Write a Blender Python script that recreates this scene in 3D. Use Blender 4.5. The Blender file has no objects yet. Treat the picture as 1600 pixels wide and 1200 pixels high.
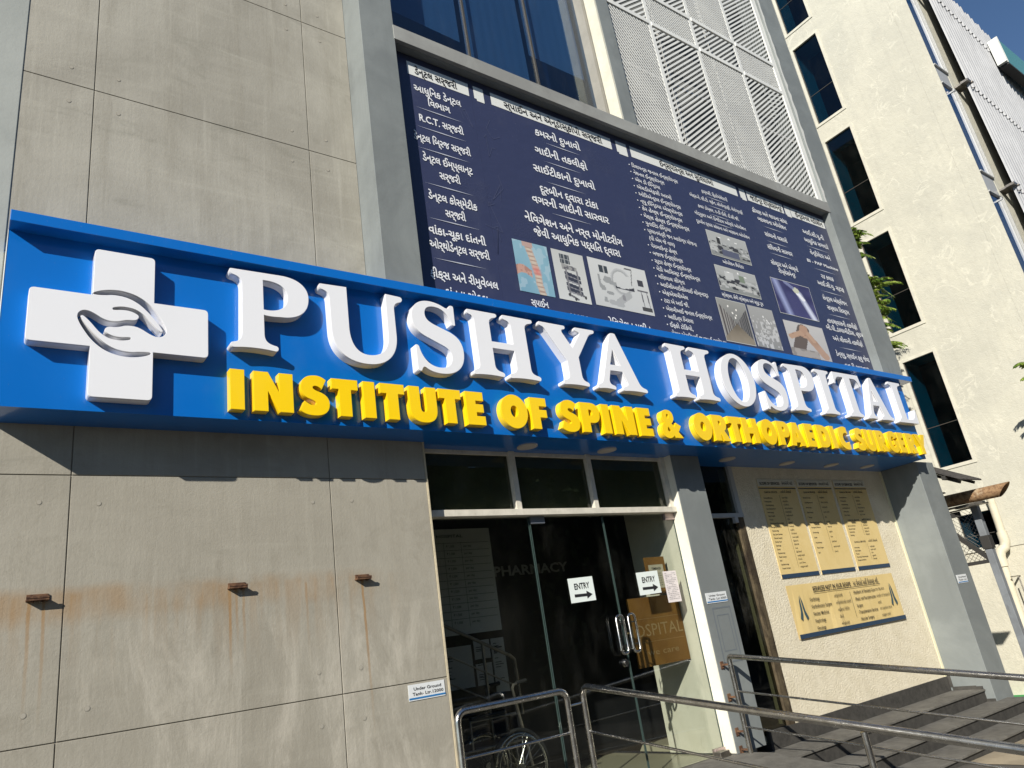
import bpy, bmesh, math, random, re
from mathutils import Matrix, Vector
random.seed(7)
C = bpy.context.scene.collection
sc = bpy.context.scene
# ---------------------------------------------------------------- camera
cam = bpy.data.cameras.new('camera'); co = bpy.data.objects.new('camera', cam); C.objects.link(co)
R = [[0.8084730840579913, -0.5705675544575598, -0.14430501777166116],
     [0.08656876322797617, 0.3578174257788242, -0.9297701538779326],
     [0.5821315328917843, 0.7392018368546814, 0.3386790852764993]]
M = Matrix.Identity(4)
for i in range(3):
    M[i][0] = R[0][i]; M[i][1] = -R[1][i]; M[i][2] = -R[2][i]
co.matrix_world = M                       # the eye is the origin: 1.6 m above the road under it
cam.sensor_width = 36; cam.lens = 36 * 1149.68 / 1600
cam.clip_start = 0.05; cam.clip_end = 2000
sc.camera = co
# ---------------------------------------------------------------- light
SUN = Vector((.742, .455, -.492)).normalized()
w = bpy.data.worlds.new('World'); sc.world = w; w.use_nodes = True
nt = w.node_tree; nt.nodes.clear()
sky = nt.nodes.new('ShaderNodeTexSky'); sky.sky_type = 'NISHITA'; sky.sun_disc = False
sky.sun_elevation = math.asin(-SUN.z); sky.sun_rotation = math.atan2(-SUN.x, -SUN.y)
sky.air_density = 1.0; sky.dust_density = 0.0; sky.ozone_density = 5.0
bg = nt.nodes.new('ShaderNodeBackground'); bg.inputs[1].default_value = .075
out = nt.nodes.new('ShaderNodeOutputWorld')
nt.links.new(sky.outputs[0], bg.inputs[0]); nt.links.new(bg.outputs[0], out.inputs[0])
sl = bpy.data.lights.new('sun', 'SUN'); sl.energy = 5.0; sl.angle = math.radians(.53); sl.color = (1, .95, .86)
so = bpy.data.objects.new('sun', sl); C.objects.link(so)
so.rotation_euler = SUN.to_track_quat('-Z', 'Y').to_euler(); so.location = (-20, -12, 14)
sc.view_settings.view_transform = 'Standard'; sc.view_settings.look = 'None'
sc.view_settings.exposure = .42; sc.view_settings.gamma = 1
sc.cycles.max_bounces = 8; sc.cycles.transparent_max_bounces = 12

# ---------------------------------------------------------------- node materials
class X:                                   # a node socket with arithmetic
    def __init__(s, t, o): s.t = t; s.o = o
    def m(s, op, *a, clamp=False):
        n = s.t.nodes.new('ShaderNodeMath'); n.operation = op; n.use_clamp = clamp
        for i, q in enumerate((s,) + a):
            if isinstance(q, X): s.t.links.new(q.o, n.inputs[i])
            else: n.inputs[i].default_value = q
        return X(s.t, n.outputs[0])
    def __add__(s, b): return s.m('ADD', b)
    def __sub__(s, b): return s.m('SUBTRACT', b)
    def __mul__(s, b): return s.m('MULTIPLY', b)
    def step(s, a, b):                     # smooth ramp from 0 at a to 1 at b
        n = s.t.nodes.new('ShaderNodeMapRange'); n.interpolation_type = 'SMOOTHSTEP'
        n.inputs[1].default_value = a; n.inputs[2].default_value = b
        s.t.links.new(s.o, n.inputs[0]); return X(s.t, n.outputs[0])

def base_mat(name, rough=.6, metal=0, spec=.5):
    m = bpy.data.materials.new(name); m.use_nodes = True
    t = m.node_tree; p = t.nodes['Principled BSDF']
    p.inputs['Roughness'].default_value = rough; p.inputs['Metallic'].default_value = metal
    p.inputs['Specular IOR Level'].default_value = spec
    return m, t, p
def col(c): return (c[0], c[1], c[2], 1)
def flat(name, c, rough=.5, metal=0, spec=.5, coat=0):
    m, t, p = base_mat(name, rough, metal, spec); p.inputs['Base Color'].default_value = col(c)
    if coat: p.inputs['Coat Weight'].default_value = coat; p.inputs['Coat Roughness'].default_value = .08
    return m
def coords(t, scale=(1, 1, 1)):
    g = t.nodes.new('ShaderNodeNewGeometry'); mp = t.nodes.new('ShaderNodeMapping')
    mp.inputs['Scale'].default_value = scale; t.links.new(g.outputs['Position'], mp.inputs['Vector'])
    return mp.outputs[0]
def xyz(t):
    g = t.nodes.new('ShaderNodeNewGeometry'); s = t.nodes.new('ShaderNodeSeparateXYZ')
    t.links.new(g.outputs['Position'], s.inputs[0]); return [X(t, s.outputs[i]) for i in range(3)]
def noise(t, scale, sc3=(1, 1, 1), detail=6, rough=.6, dist=0):
    n = t.nodes.new('ShaderNodeTexNoise'); n.inputs['Scale'].default_value = scale
    n.inputs['Detail'].default_value = detail; n.inputs['Roughness'].default_value = rough
    n.inputs['Distortion'].default_value = dist
    t.links.new(coords(t, sc3), n.inputs['Vector']); return X(t, n.outputs[0])
def mix(t, f, a, b):
    n = t.nodes.new('ShaderNodeMix'); n.data_type = 'RGBA'
    for q, i in ((f, 0), (a, 6), (b, 7)):
        if isinstance(q, X): t.links.new(q.o, n.inputs[i])
        else: n.inputs[i].default_value = q if i == 0 else col(q)
    return X(t, n.outputs[2])
def bump(t, p, h, strength=.3, dist=.01):
    b = t.nodes.new('ShaderNodeBump'); b.inputs['Strength'].default_value = strength
    b.inputs['Distance'].default_value = dist
    t.links.new(h.o, b.inputs['Height']); t.links.new(b.outputs[0], p.inputs['Normal'])
def set_base(t, p, x): t.links.new(x.o, p.inputs['Base Color'])

def plaster(name, a, b, stain=None, scale=1.2, rough=.85, bs=.35, bd=.006, fine=60, streak=0, mottled=.0, sc3=(1, 1, 1), veins=0):
    m, t, p = base_mat(name, rough, spec=.25)
    n1 = noise(t, scale, sc3, 7, .65, .4); c = mix(t, n1.step(.35, .66), a, b)
    if stain:
        n2 = noise(t, scale * 2.7, (1, 1, .35), 8, .7, .2); c = mix(t, n2.step(.56, .74) * .7, c, stain)
    if streak:
        n3 = noise(t, 9, (1, 1, .06), 4, .6); c = mix(t, n3.step(.5, .75) * streak, c, tuple(q * .72 for q in a))
    if mottled:
        n5 = noise(t, scale * 14, (1, 1, 1), 4, .7); c = mix(t, n5.step(.45, .62) * mottled, c, tuple(q * .8 for q in b))
    if veins:
        n6 = (noise(t, 1.3, (1, 1, .8), 3, .55, 1.6) - .5).m('ABSOLUTE'); c = mix(t, n6.step(.022, .0) * noise(t, 2, (1, 1, 1), 2).step(.45, .6) * veins, c, tuple(q * 1.25 for q in a))
    set_base(t, p, c)
    bump(t, p, noise(t, fine, (1, 1, 1), 5, .7) + noise(t, scale * 8, (1, 1, 1), 4) * 1.5, bs, bd)
    return m

def concrete():
    m, t, p = base_mat('board_marked_concrete', .8, spec=.25)
    x, y, z = xyz(t)
    n = noise(t, .9, (1, 1, 1), 8, .7, .5)
    c = mix(t, n.step(.33, .68), (.300, .282, .236), (.385, .365, .308))
    v = noise(t, 7, (1, 1, .10), 6, .7); c = mix(t, v.step(.46, .76) * .5, c, (.245, .225, .18))
    v2 = noise(t, 16, (1, 1, .05), 3, .6); c = mix(t, v2.step(.55, .74) * .4, c, (.44, .42, .355))
    hb = noise(t, 2.2, (.25, 1, 3.2), 6, .7); c = mix(t, hb.step(.52, .70) * .4, c, (.42, .40, .335))
    g = noise(t, 1.6, (1, 1, 1.8), 5, .65, .8); c = mix(t, g.step(.55, .70) * .42, c, (.225, .215, .175))
    c = mix(t, z.step(1.9, 1.2) * .45, c, (.30, .272, .215)); c = mix(t, noise(t, 2.6, (1, 1, .7), 7, .75, .8).step(.50, .66) * z.step(1.6, 1.0) * .3, c, (.215, .195, .15))      # warmer and blotchier towards the bottom
    # pale efflorescence low on the wall
    e = noise(t, 2.4, (1.2, 1, .35), 8, .75, .6).step(.47, .68) * z.step(.75, .2) * .6
    c = mix(t, e, c, (.50, .465, .39))
    # rust: a run along the old canopy line and drips under each bracket
    wob = noise(t, 3, (1, 1, 1), 5, .7)
    zz = z + (wob - .5) * .10
    band = zz.step(.50, .62) * zz.step(.78, .70) * x.step(2.65, 2.2) * noise(t, 2.2, (1, 1, .3), 4).step(.36, .58)
    fade = zz.step(.10, .68) * z.step(.72, .68) * noise(t, 9, (1, 1, .08), 4, .7).step(.44, .66) * x.step(2.9, 2.3) * .55
    r = band * .55 + fade * .5
    for xc, zb, k in ((.33, -.1, .55), (.405, -.1, .6), (1.455, .05, .95), (1.50, .2, .5), (1.545, .1, .5), (2.41, -.5, .95), (1.98, .1, .35), (.95, .3, .2)):
        d = (x - xc + (wob - .5) * .025 + (z - .66) * .012)
        d = d * d
        r = r + d.step(.00014, .000004) * z.step(zb, .62) * z.step(.68, .66) * k
    c = mix(t, r.m('MINIMUM', .85), c, (.30, .185, .085))
    # hairline cracks
    vo = t.nodes.new('ShaderNodeTexVoronoi'); vo.feature = 'DISTANCE_TO_EDGE'; vo.inputs['Scale'].default_value = 1.5
    mp = coords(t, (1, 1, 1)); nn = t.nodes.new('ShaderNodeTexNoise'); nn.inputs['Scale'].default_value = 4
    va = t.nodes.new('ShaderNodeVectorMath'); va.operation = 'ADD'
    t.links.new(mp, nn.inputs['Vector']); t.links.new(mp, va.inputs[0]); t.links.new(nn.outputs[1], va.inputs[1])
    t.links.new(va.outputs[0], vo.inputs['Vector'])
    cr = X(t, vo.outputs[0]).step(.008, .001) * noise(t, 1.3, (1, 1, 1), 2).step(.5, .6)
    c = mix(t, cr * .06, c, (.20, .18, .14))
    sp = noise(t, 120, (1, 1, 1), 2).step(.70, .76); c = mix(t, sp * .35, c, (.14, .12, .095))
    set_base(t, p, c)
    bump(t, p, noise(t, 45, (1, 1, 1), 6, .7) + v * 1.2 - cr * .1, .35, .006)
    return m
def steel(name, c, rough, sc3=(1, 1, 1)):
    m, t, p = base_mat(name, rough, 1)
    n = noise(t, 14, sc3, 5, .7); set_base(t, p, mix(t, n.step(.35, .7), c, tuple(q * .7 for q in c)))
    r = noise(t, 30, (1, 1, 1), 4, .7) * .25 + (rough - .1); t.links.new(r.o, p.inputs['Roughness'])
    bump(t, p, noise(t, 9, (1, 1, 1), 4), .12, .004)
    return m
def rusty(name, a=(.16, .085, .045), b=(.07, .035, .022), pale=None):
    m, t, p = base_mat(name, .8, .1, .3)
    c = mix(t, noise(t, 16, (1, 1, 1), 7, .7).step(.4, .62), a, b)
    if pale: c = mix(t, noise(t, 5, (1, 1, 1), 6, .75).step(.5, .66), c, pale)
    set_base(t, p, c); bump(t, p, noise(t, 60, (1, 1, 1), 6, .7), .5, .004); return m
def glass(name, tint, refl=1.0, rough=.0, dirt=.02, ior=1.5):
    m = bpy.data.materials.new(name); m.use_nodes = True; t = m.node_tree; t.nodes.clear()
    o = t.nodes.new('ShaderNodeOutputMaterial'); tr = t.nodes.new('ShaderNodeBsdfTransparent')
    tr.inputs[0].default_value = col(tint); gl = t.nodes.new('ShaderNodeBsdfGlossy')
    gl.inputs['Roughness'].default_value = rough; gl.inputs[0].default_value = (refl, refl, refl, 1)
    fr = t.nodes.new('ShaderNodeFresnel'); ge = t.nodes.new('ShaderNodeNewGeometry')
    io = X(t, ge.outputs['Backfacing']) * (1 / ior - ior) + ior; t.links.new(io.o, fr.inputs[0])   # thin pane: same on both faces
    mx = t.nodes.new('ShaderNodeMixShader'); t.links.new(fr.outputs[0], mx.inputs[0])
    t.links.new(tr.outputs[0], mx.inputs[1]); t.links.new(gl.outputs[0], mx.inputs[2])
    df = t.nodes.new('ShaderNodeBsdfDiffuse'); df.inputs[0].default_value = (.5, .48, .42, 1)
    m2 = t.nodes.new('ShaderNodeMixShader'); t.links.new(mx.outputs[0], m2.inputs[1]); t.links.new(df.outputs[0], m2.inputs[2])
    f = noise(t, 3, (1, 1, .4), 6, .75).step(.45, .8) * dirt
    t.links.new(f.o, m2.inputs[0]); t.links.new(m2.outputs[0], o.inputs[0]); return m
def panel_paint(name, c, rough=.28, coat=.6, dirt=.15, wave=.10):
    m, t, p = base_mat(name, rough, spec=.5)
    p.inputs['Coat Weight'].default_value = coat; p.inputs['Coat Roughness'].default_value = .06
    c2 = mix(t, noise(t, 2.2, (1, 1, .5), 7, .7).step(.5, .8) * dirt, c, tuple(q * .8 + .06 for q in c))
    c2 = mix(t, noise(t, 70, (1, 1, .5), 3, .7).step(.68, .74) * dirt, c2, (.5, .5, .48))
    set_base(t, p, c2)
    bump(t, p, noise(t, 1.1 if wave < .2 else 2.6, (1, 1, 1.6), 2), wave, .02); return m
def vcol(name, rough=.5):
    m, t, p = base_mat(name, rough, spec=.3); a = t.nodes.new('ShaderNodeAttribute'); a.attribute_name = 'Col'
    t.links.new(a.outputs[0], p.inputs['Base Color']); return m
def asphalt_like(name, a, b, scale=20):
    m, t, p = base_mat(name, .9, spec=.2)
    c = mix(t, noise(t, scale, (1, 1, 1), 7, .75).step(.35, .65), a, b)
    c = mix(t, noise(t, .8, (1, 1, 1), 6, .7).step(.45, .7) * .6, c, tuple(q * 1.5 for q in b)); set_base(t, p, c)
    bump(t, p, noise(t, 120, (1, 1, 1), 5, .7), .6, .008); return m

CONC = concrete()
CONCD = flat('joint_mortar', (.22, .20, .16), .95)  # grey-brown mortar colour behind the open joints
GRAY = plaster('grey_green_masonry_paint', (.175, .19, .187), (.222, .24, .234), (.15, .162, .158), 1.1, .6, .25, .004, 50, .18)
GRAYD = plaster('grey_paint_patched', (.19, .215, .235), (.225, .25, .27), (.28, .30, .31), 1.6, .7, .3, .004, 50, .1)
BEIGEJ = plaster('white_reveal_plaster', (.62, .60, .50), (.54, .52, .43), (.42, .41, .35), 3, .8, .4, .006, 40, .15)
CREAM = plaster('cream_rough_plaster', (.545, .525, .435), (.485, .47, .395), (.41, .40, .345), .8, .9, .6, .012, 35, .25, .12, veins=.45)
SAND = plaster('sand_texture_cream_wall', (.76, .69, .53), (.69, .62, .46), (.60, .53, .39), 5, .9, .9, .008, 55, .25, .35)
WHITEP = plaster('white_wall_paint', (.72, .69, .58), (.66, .63, .52), (.5, .48, .40), 3, .7, .3, .004, 40, .1)
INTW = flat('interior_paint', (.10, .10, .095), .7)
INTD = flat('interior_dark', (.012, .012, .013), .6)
FLOORI = flat('vitrified_floor_tile', (.42, .39, .28), .25)
BLUE = panel_paint('blue_composite_panel', (.001, .132, .49), .3, .5, .25, .16)
BLUED = flat('panel_joint_sealant', (.004, .035, .16), .5)
WLET = panel_paint('white_acrylic_letter', (.80, .80, .815), .28, .45, .12)
WGAP = flat('letter_trim_gap', (.05, .05, .055), .6)
YLET = panel_paint('yellow_acrylic_letter', (.95, .63, .004), .3, .5, .10)
YGAP = flat('yellow_trim_gap', (.16, .08, .005), .6)
NAVY = panel_paint('navy_flex_print', (.034, .040, .088), .42, .2, .35, .4)
PRINTW = flat('white_print', (.76, .77, .78), .5)
PRINTK = flat('black_print', (.02, .02, .022), .5)
PRINTD = flat('dark_navy_print', (.025, .05, .09), .5)
STRIPW = panel_paint('white_header_print', (.68, .69, .66), .5, .1, .3)
ALU = flat('aluminium_frame', (.50, .50, .48), .45, .3)
ALUW = plaster('weathered_white_aluminium', (.66, .62, .53), (.56, .53, .45), (.35, .32, .27), 9, .5, .2, .002, 60)
ALUB = flat('bronze_aluminium', (.07, .065, .055), .5, .2)
GLS = glass('clear_door_glass', (.86, .88, .86), 1.0, 0, .012)
GLT = glass('tinted_transom_glass', (.50, .52, .46), .9, 0, .08)
GLB = glass('blue_window_glass', (.46, .60, .74), 1.0, 0, .015, 1.7)
GLC = glass('teal_window_glass', (.04, .42, .52), .9, 0, .01)
STEEL = steel('stainless_steel', (.60, .58, .54), .22)
STEELD = steel('dull_stainless_steel', (.36, .33, .29), .42)
RUST = rusty('rusty_bracket_steel')
RUSTP = rusty('rust_stained_pipe', (.32, .20, .105), (.17, .095, .05), (.42, .33, .22))
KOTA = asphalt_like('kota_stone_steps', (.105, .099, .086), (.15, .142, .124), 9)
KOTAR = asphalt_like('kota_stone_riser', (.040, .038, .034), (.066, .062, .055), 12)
GROUND = asphalt_like('dusty_ground', (.075, .07, .06), (.10, .09, .078), 6); SANDG = asphalt_like('sandy_ground', (.26, .215, .15), (.31, .26, .185), 6)
ROAD = asphalt_like('asphalt', (.05, .05, .05), (.075, .073, .07), 30)
SCREEN = plaster('white_cut_metal_screen', (.70, .70, .66), (.64, .64, .61), (.5, .5, .48), 2, .55, .1, .002, 50)
CLAD = plaster('corrugated_painted_metal', (.34, .345, .355), (.28, .285, .295), (.24, .245, .25), 1.5, .42, .05, .002, 50, .2)
YBOARD = plaster('tan_notice_print', (.66, .50, .215), (.70, .54, .25), (.58, .44, .19), 3, .5, .05, .002, 40)
PAPER = flat('white_paper', (.74, .80, .76), .7)
PAPERP = flat('pinkish_paper', (.74, .68, .66), .7)
BROWN = plaster('brown_laminate_board', (.25, .125, .03), (.21, .10, .025), None, 4, .5, .1, .002, 40)
GREENP = flat('green_kerb_paint', (.02, .25, .06), .7)
PVC = plaster('aged_white_pvc', (.62, .57, .44), (.55, .50, .38), (.42, .37, .27), 3, .5, .1, .002, 40, .3)
POST = plaster('grey_painted_post', (.20, .215, .23), (.16, .17, .18), (.1, .1, .1), 4, .5, .2, .003, 50, .3)
DARKM = flat('dark_painted_steel', (.03, .028, .025), .6)
RUBBER = flat('black_rubber', (.02, .02, .02), .7)
FABK = flat('black_vinyl', (.018, .018, .02), .45)
TEAL = flat('green_glass_cladding', (.10, .30, .27), .2)
def leafm():
    m, t, p = base_mat('leaf_green', .5, spec=.4)
    c = mix(t, noise(t, 5, (1, 1, 1), 4).step(.35, .65), (.07, .14, .015), (.22, .29, .045)); set_base(t, p, c)
    return m
LEAF = leafm(); BARK = rusty('bark', (.16, .12, .08), (.08, .06, .045))
PHOTO = vcol('printed_photo')

# ---------------------------------------------------------------- builders
class MB:
    def __init__(s): s.v = []; s.f = []; s.mi = []; s.c = None
    def add(s, vs, fs, mi=0):
        n = len(s.v); s.v += [tuple(q) for q in vs]; s.f += [tuple(i + n for i in q) for q in fs]; s.mi += [mi] * len(fs); return s
    def box(s, a, b, mi=0):
        x0, y0, z0 = (min(a[i], b[i]) for i in range(3)); x1, y1, z1 = (max(a[i], b[i]) for i in range(3))
        return s.add([(x0, y0, z0), (x1, y0, z0), (x1, y1, z0), (x0, y1, z0), (x0, y0, z1), (x1, y0, z1), (x1, y1, z1), (x0, y1, z1)],
              [(0, 3, 2, 1), (4, 5, 6, 7), (0, 1, 5, 4), (1, 2, 6, 5), (2, 3, 7, 6), (3, 0, 4, 7)], mi)
    def rect(s, x0, x1, z0, z1, y, mi=0): return s.add([(x0, y, z0), (x1, y, z0), (x1, y, z1), (x0, y, z1)], [(0, 1, 2, 3)], mi)
    def prism(s, pts, z0, z1, mi=0):       # footprint (x, y), counter-clockwise
        n = len(pts)
        return s.add([(x, y, z0) for x, y in pts] + [(x, y, z1) for x, y in pts],
              [tuple(range(n))[::-1], tuple(range(n, 2 * n))] + [(i, (i + 1) % n, n + (i + 1) % n, n + i) for i in range(n)], mi)
    def tube(s, pts, r, n=12, mi=0, cap=True, ang=0):
        pts = [Vector(p) for p in pts]; rs = r if isinstance(r, (list, tuple)) else [r] * len(pts)
        base = len(s.v); up = None
        for i, p in enumerate(pts):
            d = ((pts[min(i + 1, len(pts) - 1)] - p).normalized() + (p - pts[max(i - 1, 0)]).normalized())
            d = d.normalized() if d.length > 1e-6 else Vector((0, 0, 1))
            if up is None: up = Vector((0, 0, 1)) if abs(d.z) < .9 else Vector((1, 0, 0))
            a = d.cross(up).normalized(); b = a.cross(d).normalized(); up = b
            k = 1.0
            if 0 < i < len(pts) - 1:
                cs = d.dot((p - pts[i - 1]).normalized()); k = 1 / max(cs, .5)
            for j in range(n):
                th = 2 * math.pi * j / n + ang
                s.v.append(tuple(p + (a * math.cos(th) + b * math.sin(th)) * rs[i]))
        for i in range(len(pts) - 1):
            for j in range(n):
                q = base + i * n
                s.f.append((q + j, q + (j + 1) % n, q + n + (j + 1) % n, q + n + j)); s.mi.append(mi)
        if cap:
            s.f.append(tuple(base + j for j in range(n))[::-1]); s.mi.append(mi)
            q = base + (len(pts) - 1) * n; s.f.append(tuple(q + j for j in range(n))); s.mi.append(mi)
        return s
    def disc(s, c, r, ax='y', n=20, mi=0, h=.003):
        c = Vector(c); d = {'y': Vector((0, 1, 0)), 'z': Vector((0, 0, 1)), 'x': Vector((1, 0, 0))}[ax]
        return s.tube([c - d * h, c + d * h], r, n, mi)
    def build(s, name, mats, parent=None, smooth=False, origin=None, bevel=0):
        me = bpy.data.meshes.new(name)
        o3 = Vector(parent_loc(parent)) if parent else Vector(origin if origin else (0, 0, 0))
        me.from_pydata([tuple(Vector(v) - o3) for v in s.v], [], s.f)
        for m in (mats if isinstance(mats, (list, tuple)) else [mats]): me.materials.append(m)
        for i, p in enumerate(me.polygons): p.material_index = s.mi[i]
        if s.c:
            ca = me.color_attributes.new('Col', 'FLOAT_COLOR', 'CORNER')
            k = 0
            for i, p in enumerate(me.polygons):
                for _ in p.loop_indices: ca.data[k].color = col(s.c[i]); k += 1
        if smooth: smooth_by_angle(me)
        me.update()
        o = bpy.data.objects.new(name, me); C.objects.link(o)
        if parent: o.parent = parent
        else: o.location = o3
        if bevel:
            b = o.modifiers.new('bevel', 'BEVEL'); b.width = bevel; b.segments = 2; b.limit_method = 'ANGLE'
        return o
def smooth_by_angle(me, a=.7):
    bm = bmesh.new(); bm.from_mesh(me)
    for f in bm.faces: f.smooth = True
    for e in bm.edges:
        if len(e.link_faces) == 2: e.smooth = e.calc_face_angle(0) < a
        else: e.smooth = False
    bm.to_mesh(me); bm.free()
LOC = {}
def parent_loc(o):
    v = Vector((0, 0, 0))
    while o is not None: v = v + Vector(o.location); o = o.parent
    return v
def tag(o, label=None, cat=None, group=None, kind=None):
    if label: o['label'] = label
    if cat: o['category'] = cat
    if group: o['group'] = group
    if kind: o['kind'] = kind
    return o
def empty(name, loc, label, cat, group=None):
    o = bpy.data.objects.new(name, None); C.objects.link(o); o.location = loc; o.empty_display_size = .2
    return tag(o, label, cat, group)
def struct(o): o['kind'] = 'structure'; return o

# ---- lettering: fonts that ship with the program, turned into flat mesh
_tc = {}
def reorder(s): return re.sub('((?:[\u0a95-\u0ab9]\u0acd)*[\u0a95-\u0ab9])\u0abf', '\u0abf\\1', s)
def text_geo(s, bold=.012):
    k = (s, bold)
    if k in _tc: return _tc[k]
    cu = bpy.data.curves.new('t', 'FONT'); cu.body = reorder(s); cu.size = 1; cu.resolution_u = 2; cu.offset = bold
    cu.fill_mode = 'FRONT'
    o = bpy.data.objects.new('t', cu); C.objects.link(o)
    dg = bpy.context.evaluated_depsgraph_get(); dg.update(); e = o.evaluated_get(dg); me = e.to_mesh()
    vs = [(v.co.x, v.co.y) for v in me.vertices]; fs = [tuple(p.vertices) for p in me.polygons]
    e.to_mesh_clear(); bpy.data.objects.remove(o); bpy.data.curves.remove(cu)
    if not vs: vs = [(0, 0), (1, 0), (1, 1)]; fs = []
    x0 = min(v[0] for v in vs); x1 = max(v[0] for v in vs)
    _tc[k] = ([((x - x0) / max(x1 - x0, .01), y) for x, y in vs], fs, x1 - x0); return _tc[k]
def put(mb, s, xl, xr, zmid, size, y, bold=.012, mi=0, slope=0.0, nat=False):
    """text between xl and xr, letters of height size (cap), middle height zmid"""
    vs, fs, wd = text_geo(s, bold); k = size / .72
    if any('\u0a80' < q < '\u0aff' for q in s) and not nat: k *= 1.38; size *= 1.12
    if nat: xr = xl + wd * k
    mb.add([(xl + x * (xr - xl), y, zmid - size / 2 + v * k + slope * x) for x, v in vs], fs, mi)
# ---- svg-like outlines for the built-up letters
def path(d, n=7):
    tk = re.findall(r'[MLQCZ]|-?\d+\.?\d*', d); out = []; cur = None; i = 0; cmd = None; pts = []
    while i < len(tk):
        if tk[i] in 'MLQCZ':
            cmd = tk[i]; i += 1
            if cmd == 'Z': out.append(pts); pts = []
            continue
        if cmd in 'ML':
            p = (float(tk[i]), float(tk[i + 1])); i += 2; pts.append(p); cur = p
        elif cmd == 'Q':
            a = [float(q) for q in tk[i:i + 4]]; i += 4
            for k in range(1, n + 1):
                t = k / n; u = 1 - t; pts.append((u * u * cur[0] + 2 * u * t * a[0] + t * t * a[2], u * u * cur[1] + 2 * u * t * a[1] + t * t * a[3]))
            cur = (a[2], a[3])
        elif cmd == 'C':
            a = [float(q) for q in tk[i:i + 6]]; i += 6
            for k in range(1, 2 * n + 1):
                t = k / (2 * n); u = 1 - t
                pts.append(tuple(u ** 3 * cur[j] + 3 * u * u * t * a[j] + 3 * u * t * t * a[2 + j] + t ** 3 * a[4 + j] for j in (0, 1)))
            cur = (a[4], a[5])
    return out
def ell(cx, cy, rx, ry, n=44): return [(cx + rx * math.cos(2 * math.pi * i / n), cy + ry * math.sin(2 * math.pi * i / n)) for i in range(n)]
def slab(mb, loops, y0, y1, bev, off, mi):
    cu = bpy.data.curves.new('l', 'CURVE'); cu.dimensions = '2D'; cu.fill_mode = 'BOTH'
    for lp in loops:
        q = [lp[0]]
        for p in lp[1:]:
            if (p[0] - q[-1][0]) ** 2 + (p[1] - q[-1][1]) ** 2 > 1e-8: q.append(p)
        if (q[0][0] - q[-1][0]) ** 2 + (q[0][1] - q[-1][1]) ** 2 < 1e-8: q.pop()
        s = cu.splines.new('POLY'); s.points.add(len(q) - 1); s.use_cyclic_u = True
        for i, p in enumerate(q): s.points[i].co = (p[0], p[1], 0, 1)
    cu.extrude = (y0 - y1) / 2 - bev; cu.bevel_depth = bev; cu.bevel_resolution = 1; cu.offset = off - bev
    o = bpy.data.objects.new('l', cu); C.objects.link(o)
    dg = bpy.context.evaluated_depsgraph_get(); dg.update(); e = o.evaluated_get(dg); me = e.to_mesh()
    ym = (y0 + y1) / 2
    mb.add([(v.co.x, ym - v.co.z, v.co.y) for v in me.vertices], [tuple(p.vertices) for p in me.polygons], mi)
    e.to_mesh_clear(); bpy.data.objects.remove(o); bpy.data.curves.remove(cu)
def letter(loops, yf, yb, parent, name, mats, part_label=None):
    mb = MB()
    slab(mb, loops, yb, yf + .014, 0, 0, 0)
    slab(mb, loops, yf + .014, yf + .009, 0, -.005, 1)
    slab(mb, loops, yf + .009, yf, .0018, 0, 0)
    o = mb.build(name, mats, parent)
    bm = bmesh.new(); bm.from_mesh(o.data); bmesh.ops.remove_doubles(bm, verts=bm.verts, dist=1e-5)
    bmesh.ops.recalc_face_normals(bm, faces=bm.faces); bm.to_mesh(o.data); bm.free()
    smooth_by_angle(o.data, .3)
    return o
def arc(c, r, a0, a1, n, ax):              # helper for bent tube corners
    return [tuple(Vector(c) + Vector(ax[0]) * r * math.cos(a0 + (a1 - a0) * i / n) + Vector(ax[1]) * r * math.sin(a0 + (a1 - a0) * i / n)) for i in range(n + 1)]

# ================================================================= setting: ground
def gz(x): return -1.60 - .019 * max(min(x, 11), -40) - .066 * max(min(x, 16) - 11, 0)
mb = MB()
xs = [-300, -40, 11, 16, 300]
for i in range(4):
    x0, x1 = xs[i], xs[i + 1]
    mb.add([(x0, -300, gz(x0)), (x1, -300, gz(x1)), (x1, 300, gz(x1)), (x0, 300, gz(x0))], [(0, 1, 2, 3)])
struct(mb.build('ground', GROUND))
mb = MB()
for i in range(4):
    x0, x1 = xs[i], xs[i + 1]
    mb.add([(x0, -9, gz(x0) + .01), (x1, -9, gz(x1) + .01), (x1, -.4, gz(x1) + .01), (x0, -.4, gz(x0) + .01)], [(0, 1, 2, 3)])
struct(mb.build('road', ROAD))

mb = MB()
for x0, x1 in ((8.6, 11), (11, 15.9)): mb.add([(x0, .5, gz(x0) + .006), (x1, .5, gz(x1) + .006), (x1, 9, gz(x1) + .006), (x0, 9, gz(x0) + .006)], [(0, 1, 2, 3)])
struct(mb.build('sandy_path', SANDG))
# steps of kota stone along the front, and the sloping ramp beside them
ZP = -1.225
mb = MB()
nos = [(5.166, -1.402), (4.777, -1.560), (4.375, -1.707)]
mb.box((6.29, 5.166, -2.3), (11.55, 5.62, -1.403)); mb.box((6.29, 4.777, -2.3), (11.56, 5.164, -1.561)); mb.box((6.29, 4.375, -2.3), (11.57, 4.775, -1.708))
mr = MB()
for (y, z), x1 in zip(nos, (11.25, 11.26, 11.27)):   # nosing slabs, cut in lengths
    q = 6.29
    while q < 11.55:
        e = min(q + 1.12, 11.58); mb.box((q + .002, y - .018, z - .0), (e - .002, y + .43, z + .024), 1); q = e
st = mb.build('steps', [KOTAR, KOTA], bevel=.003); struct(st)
mb = MB()
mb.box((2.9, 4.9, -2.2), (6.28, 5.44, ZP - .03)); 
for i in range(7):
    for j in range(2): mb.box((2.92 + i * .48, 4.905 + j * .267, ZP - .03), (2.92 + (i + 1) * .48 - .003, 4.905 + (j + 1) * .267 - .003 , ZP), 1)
def rampz(y): return ZP - .138 * (4.9 - y)
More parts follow.
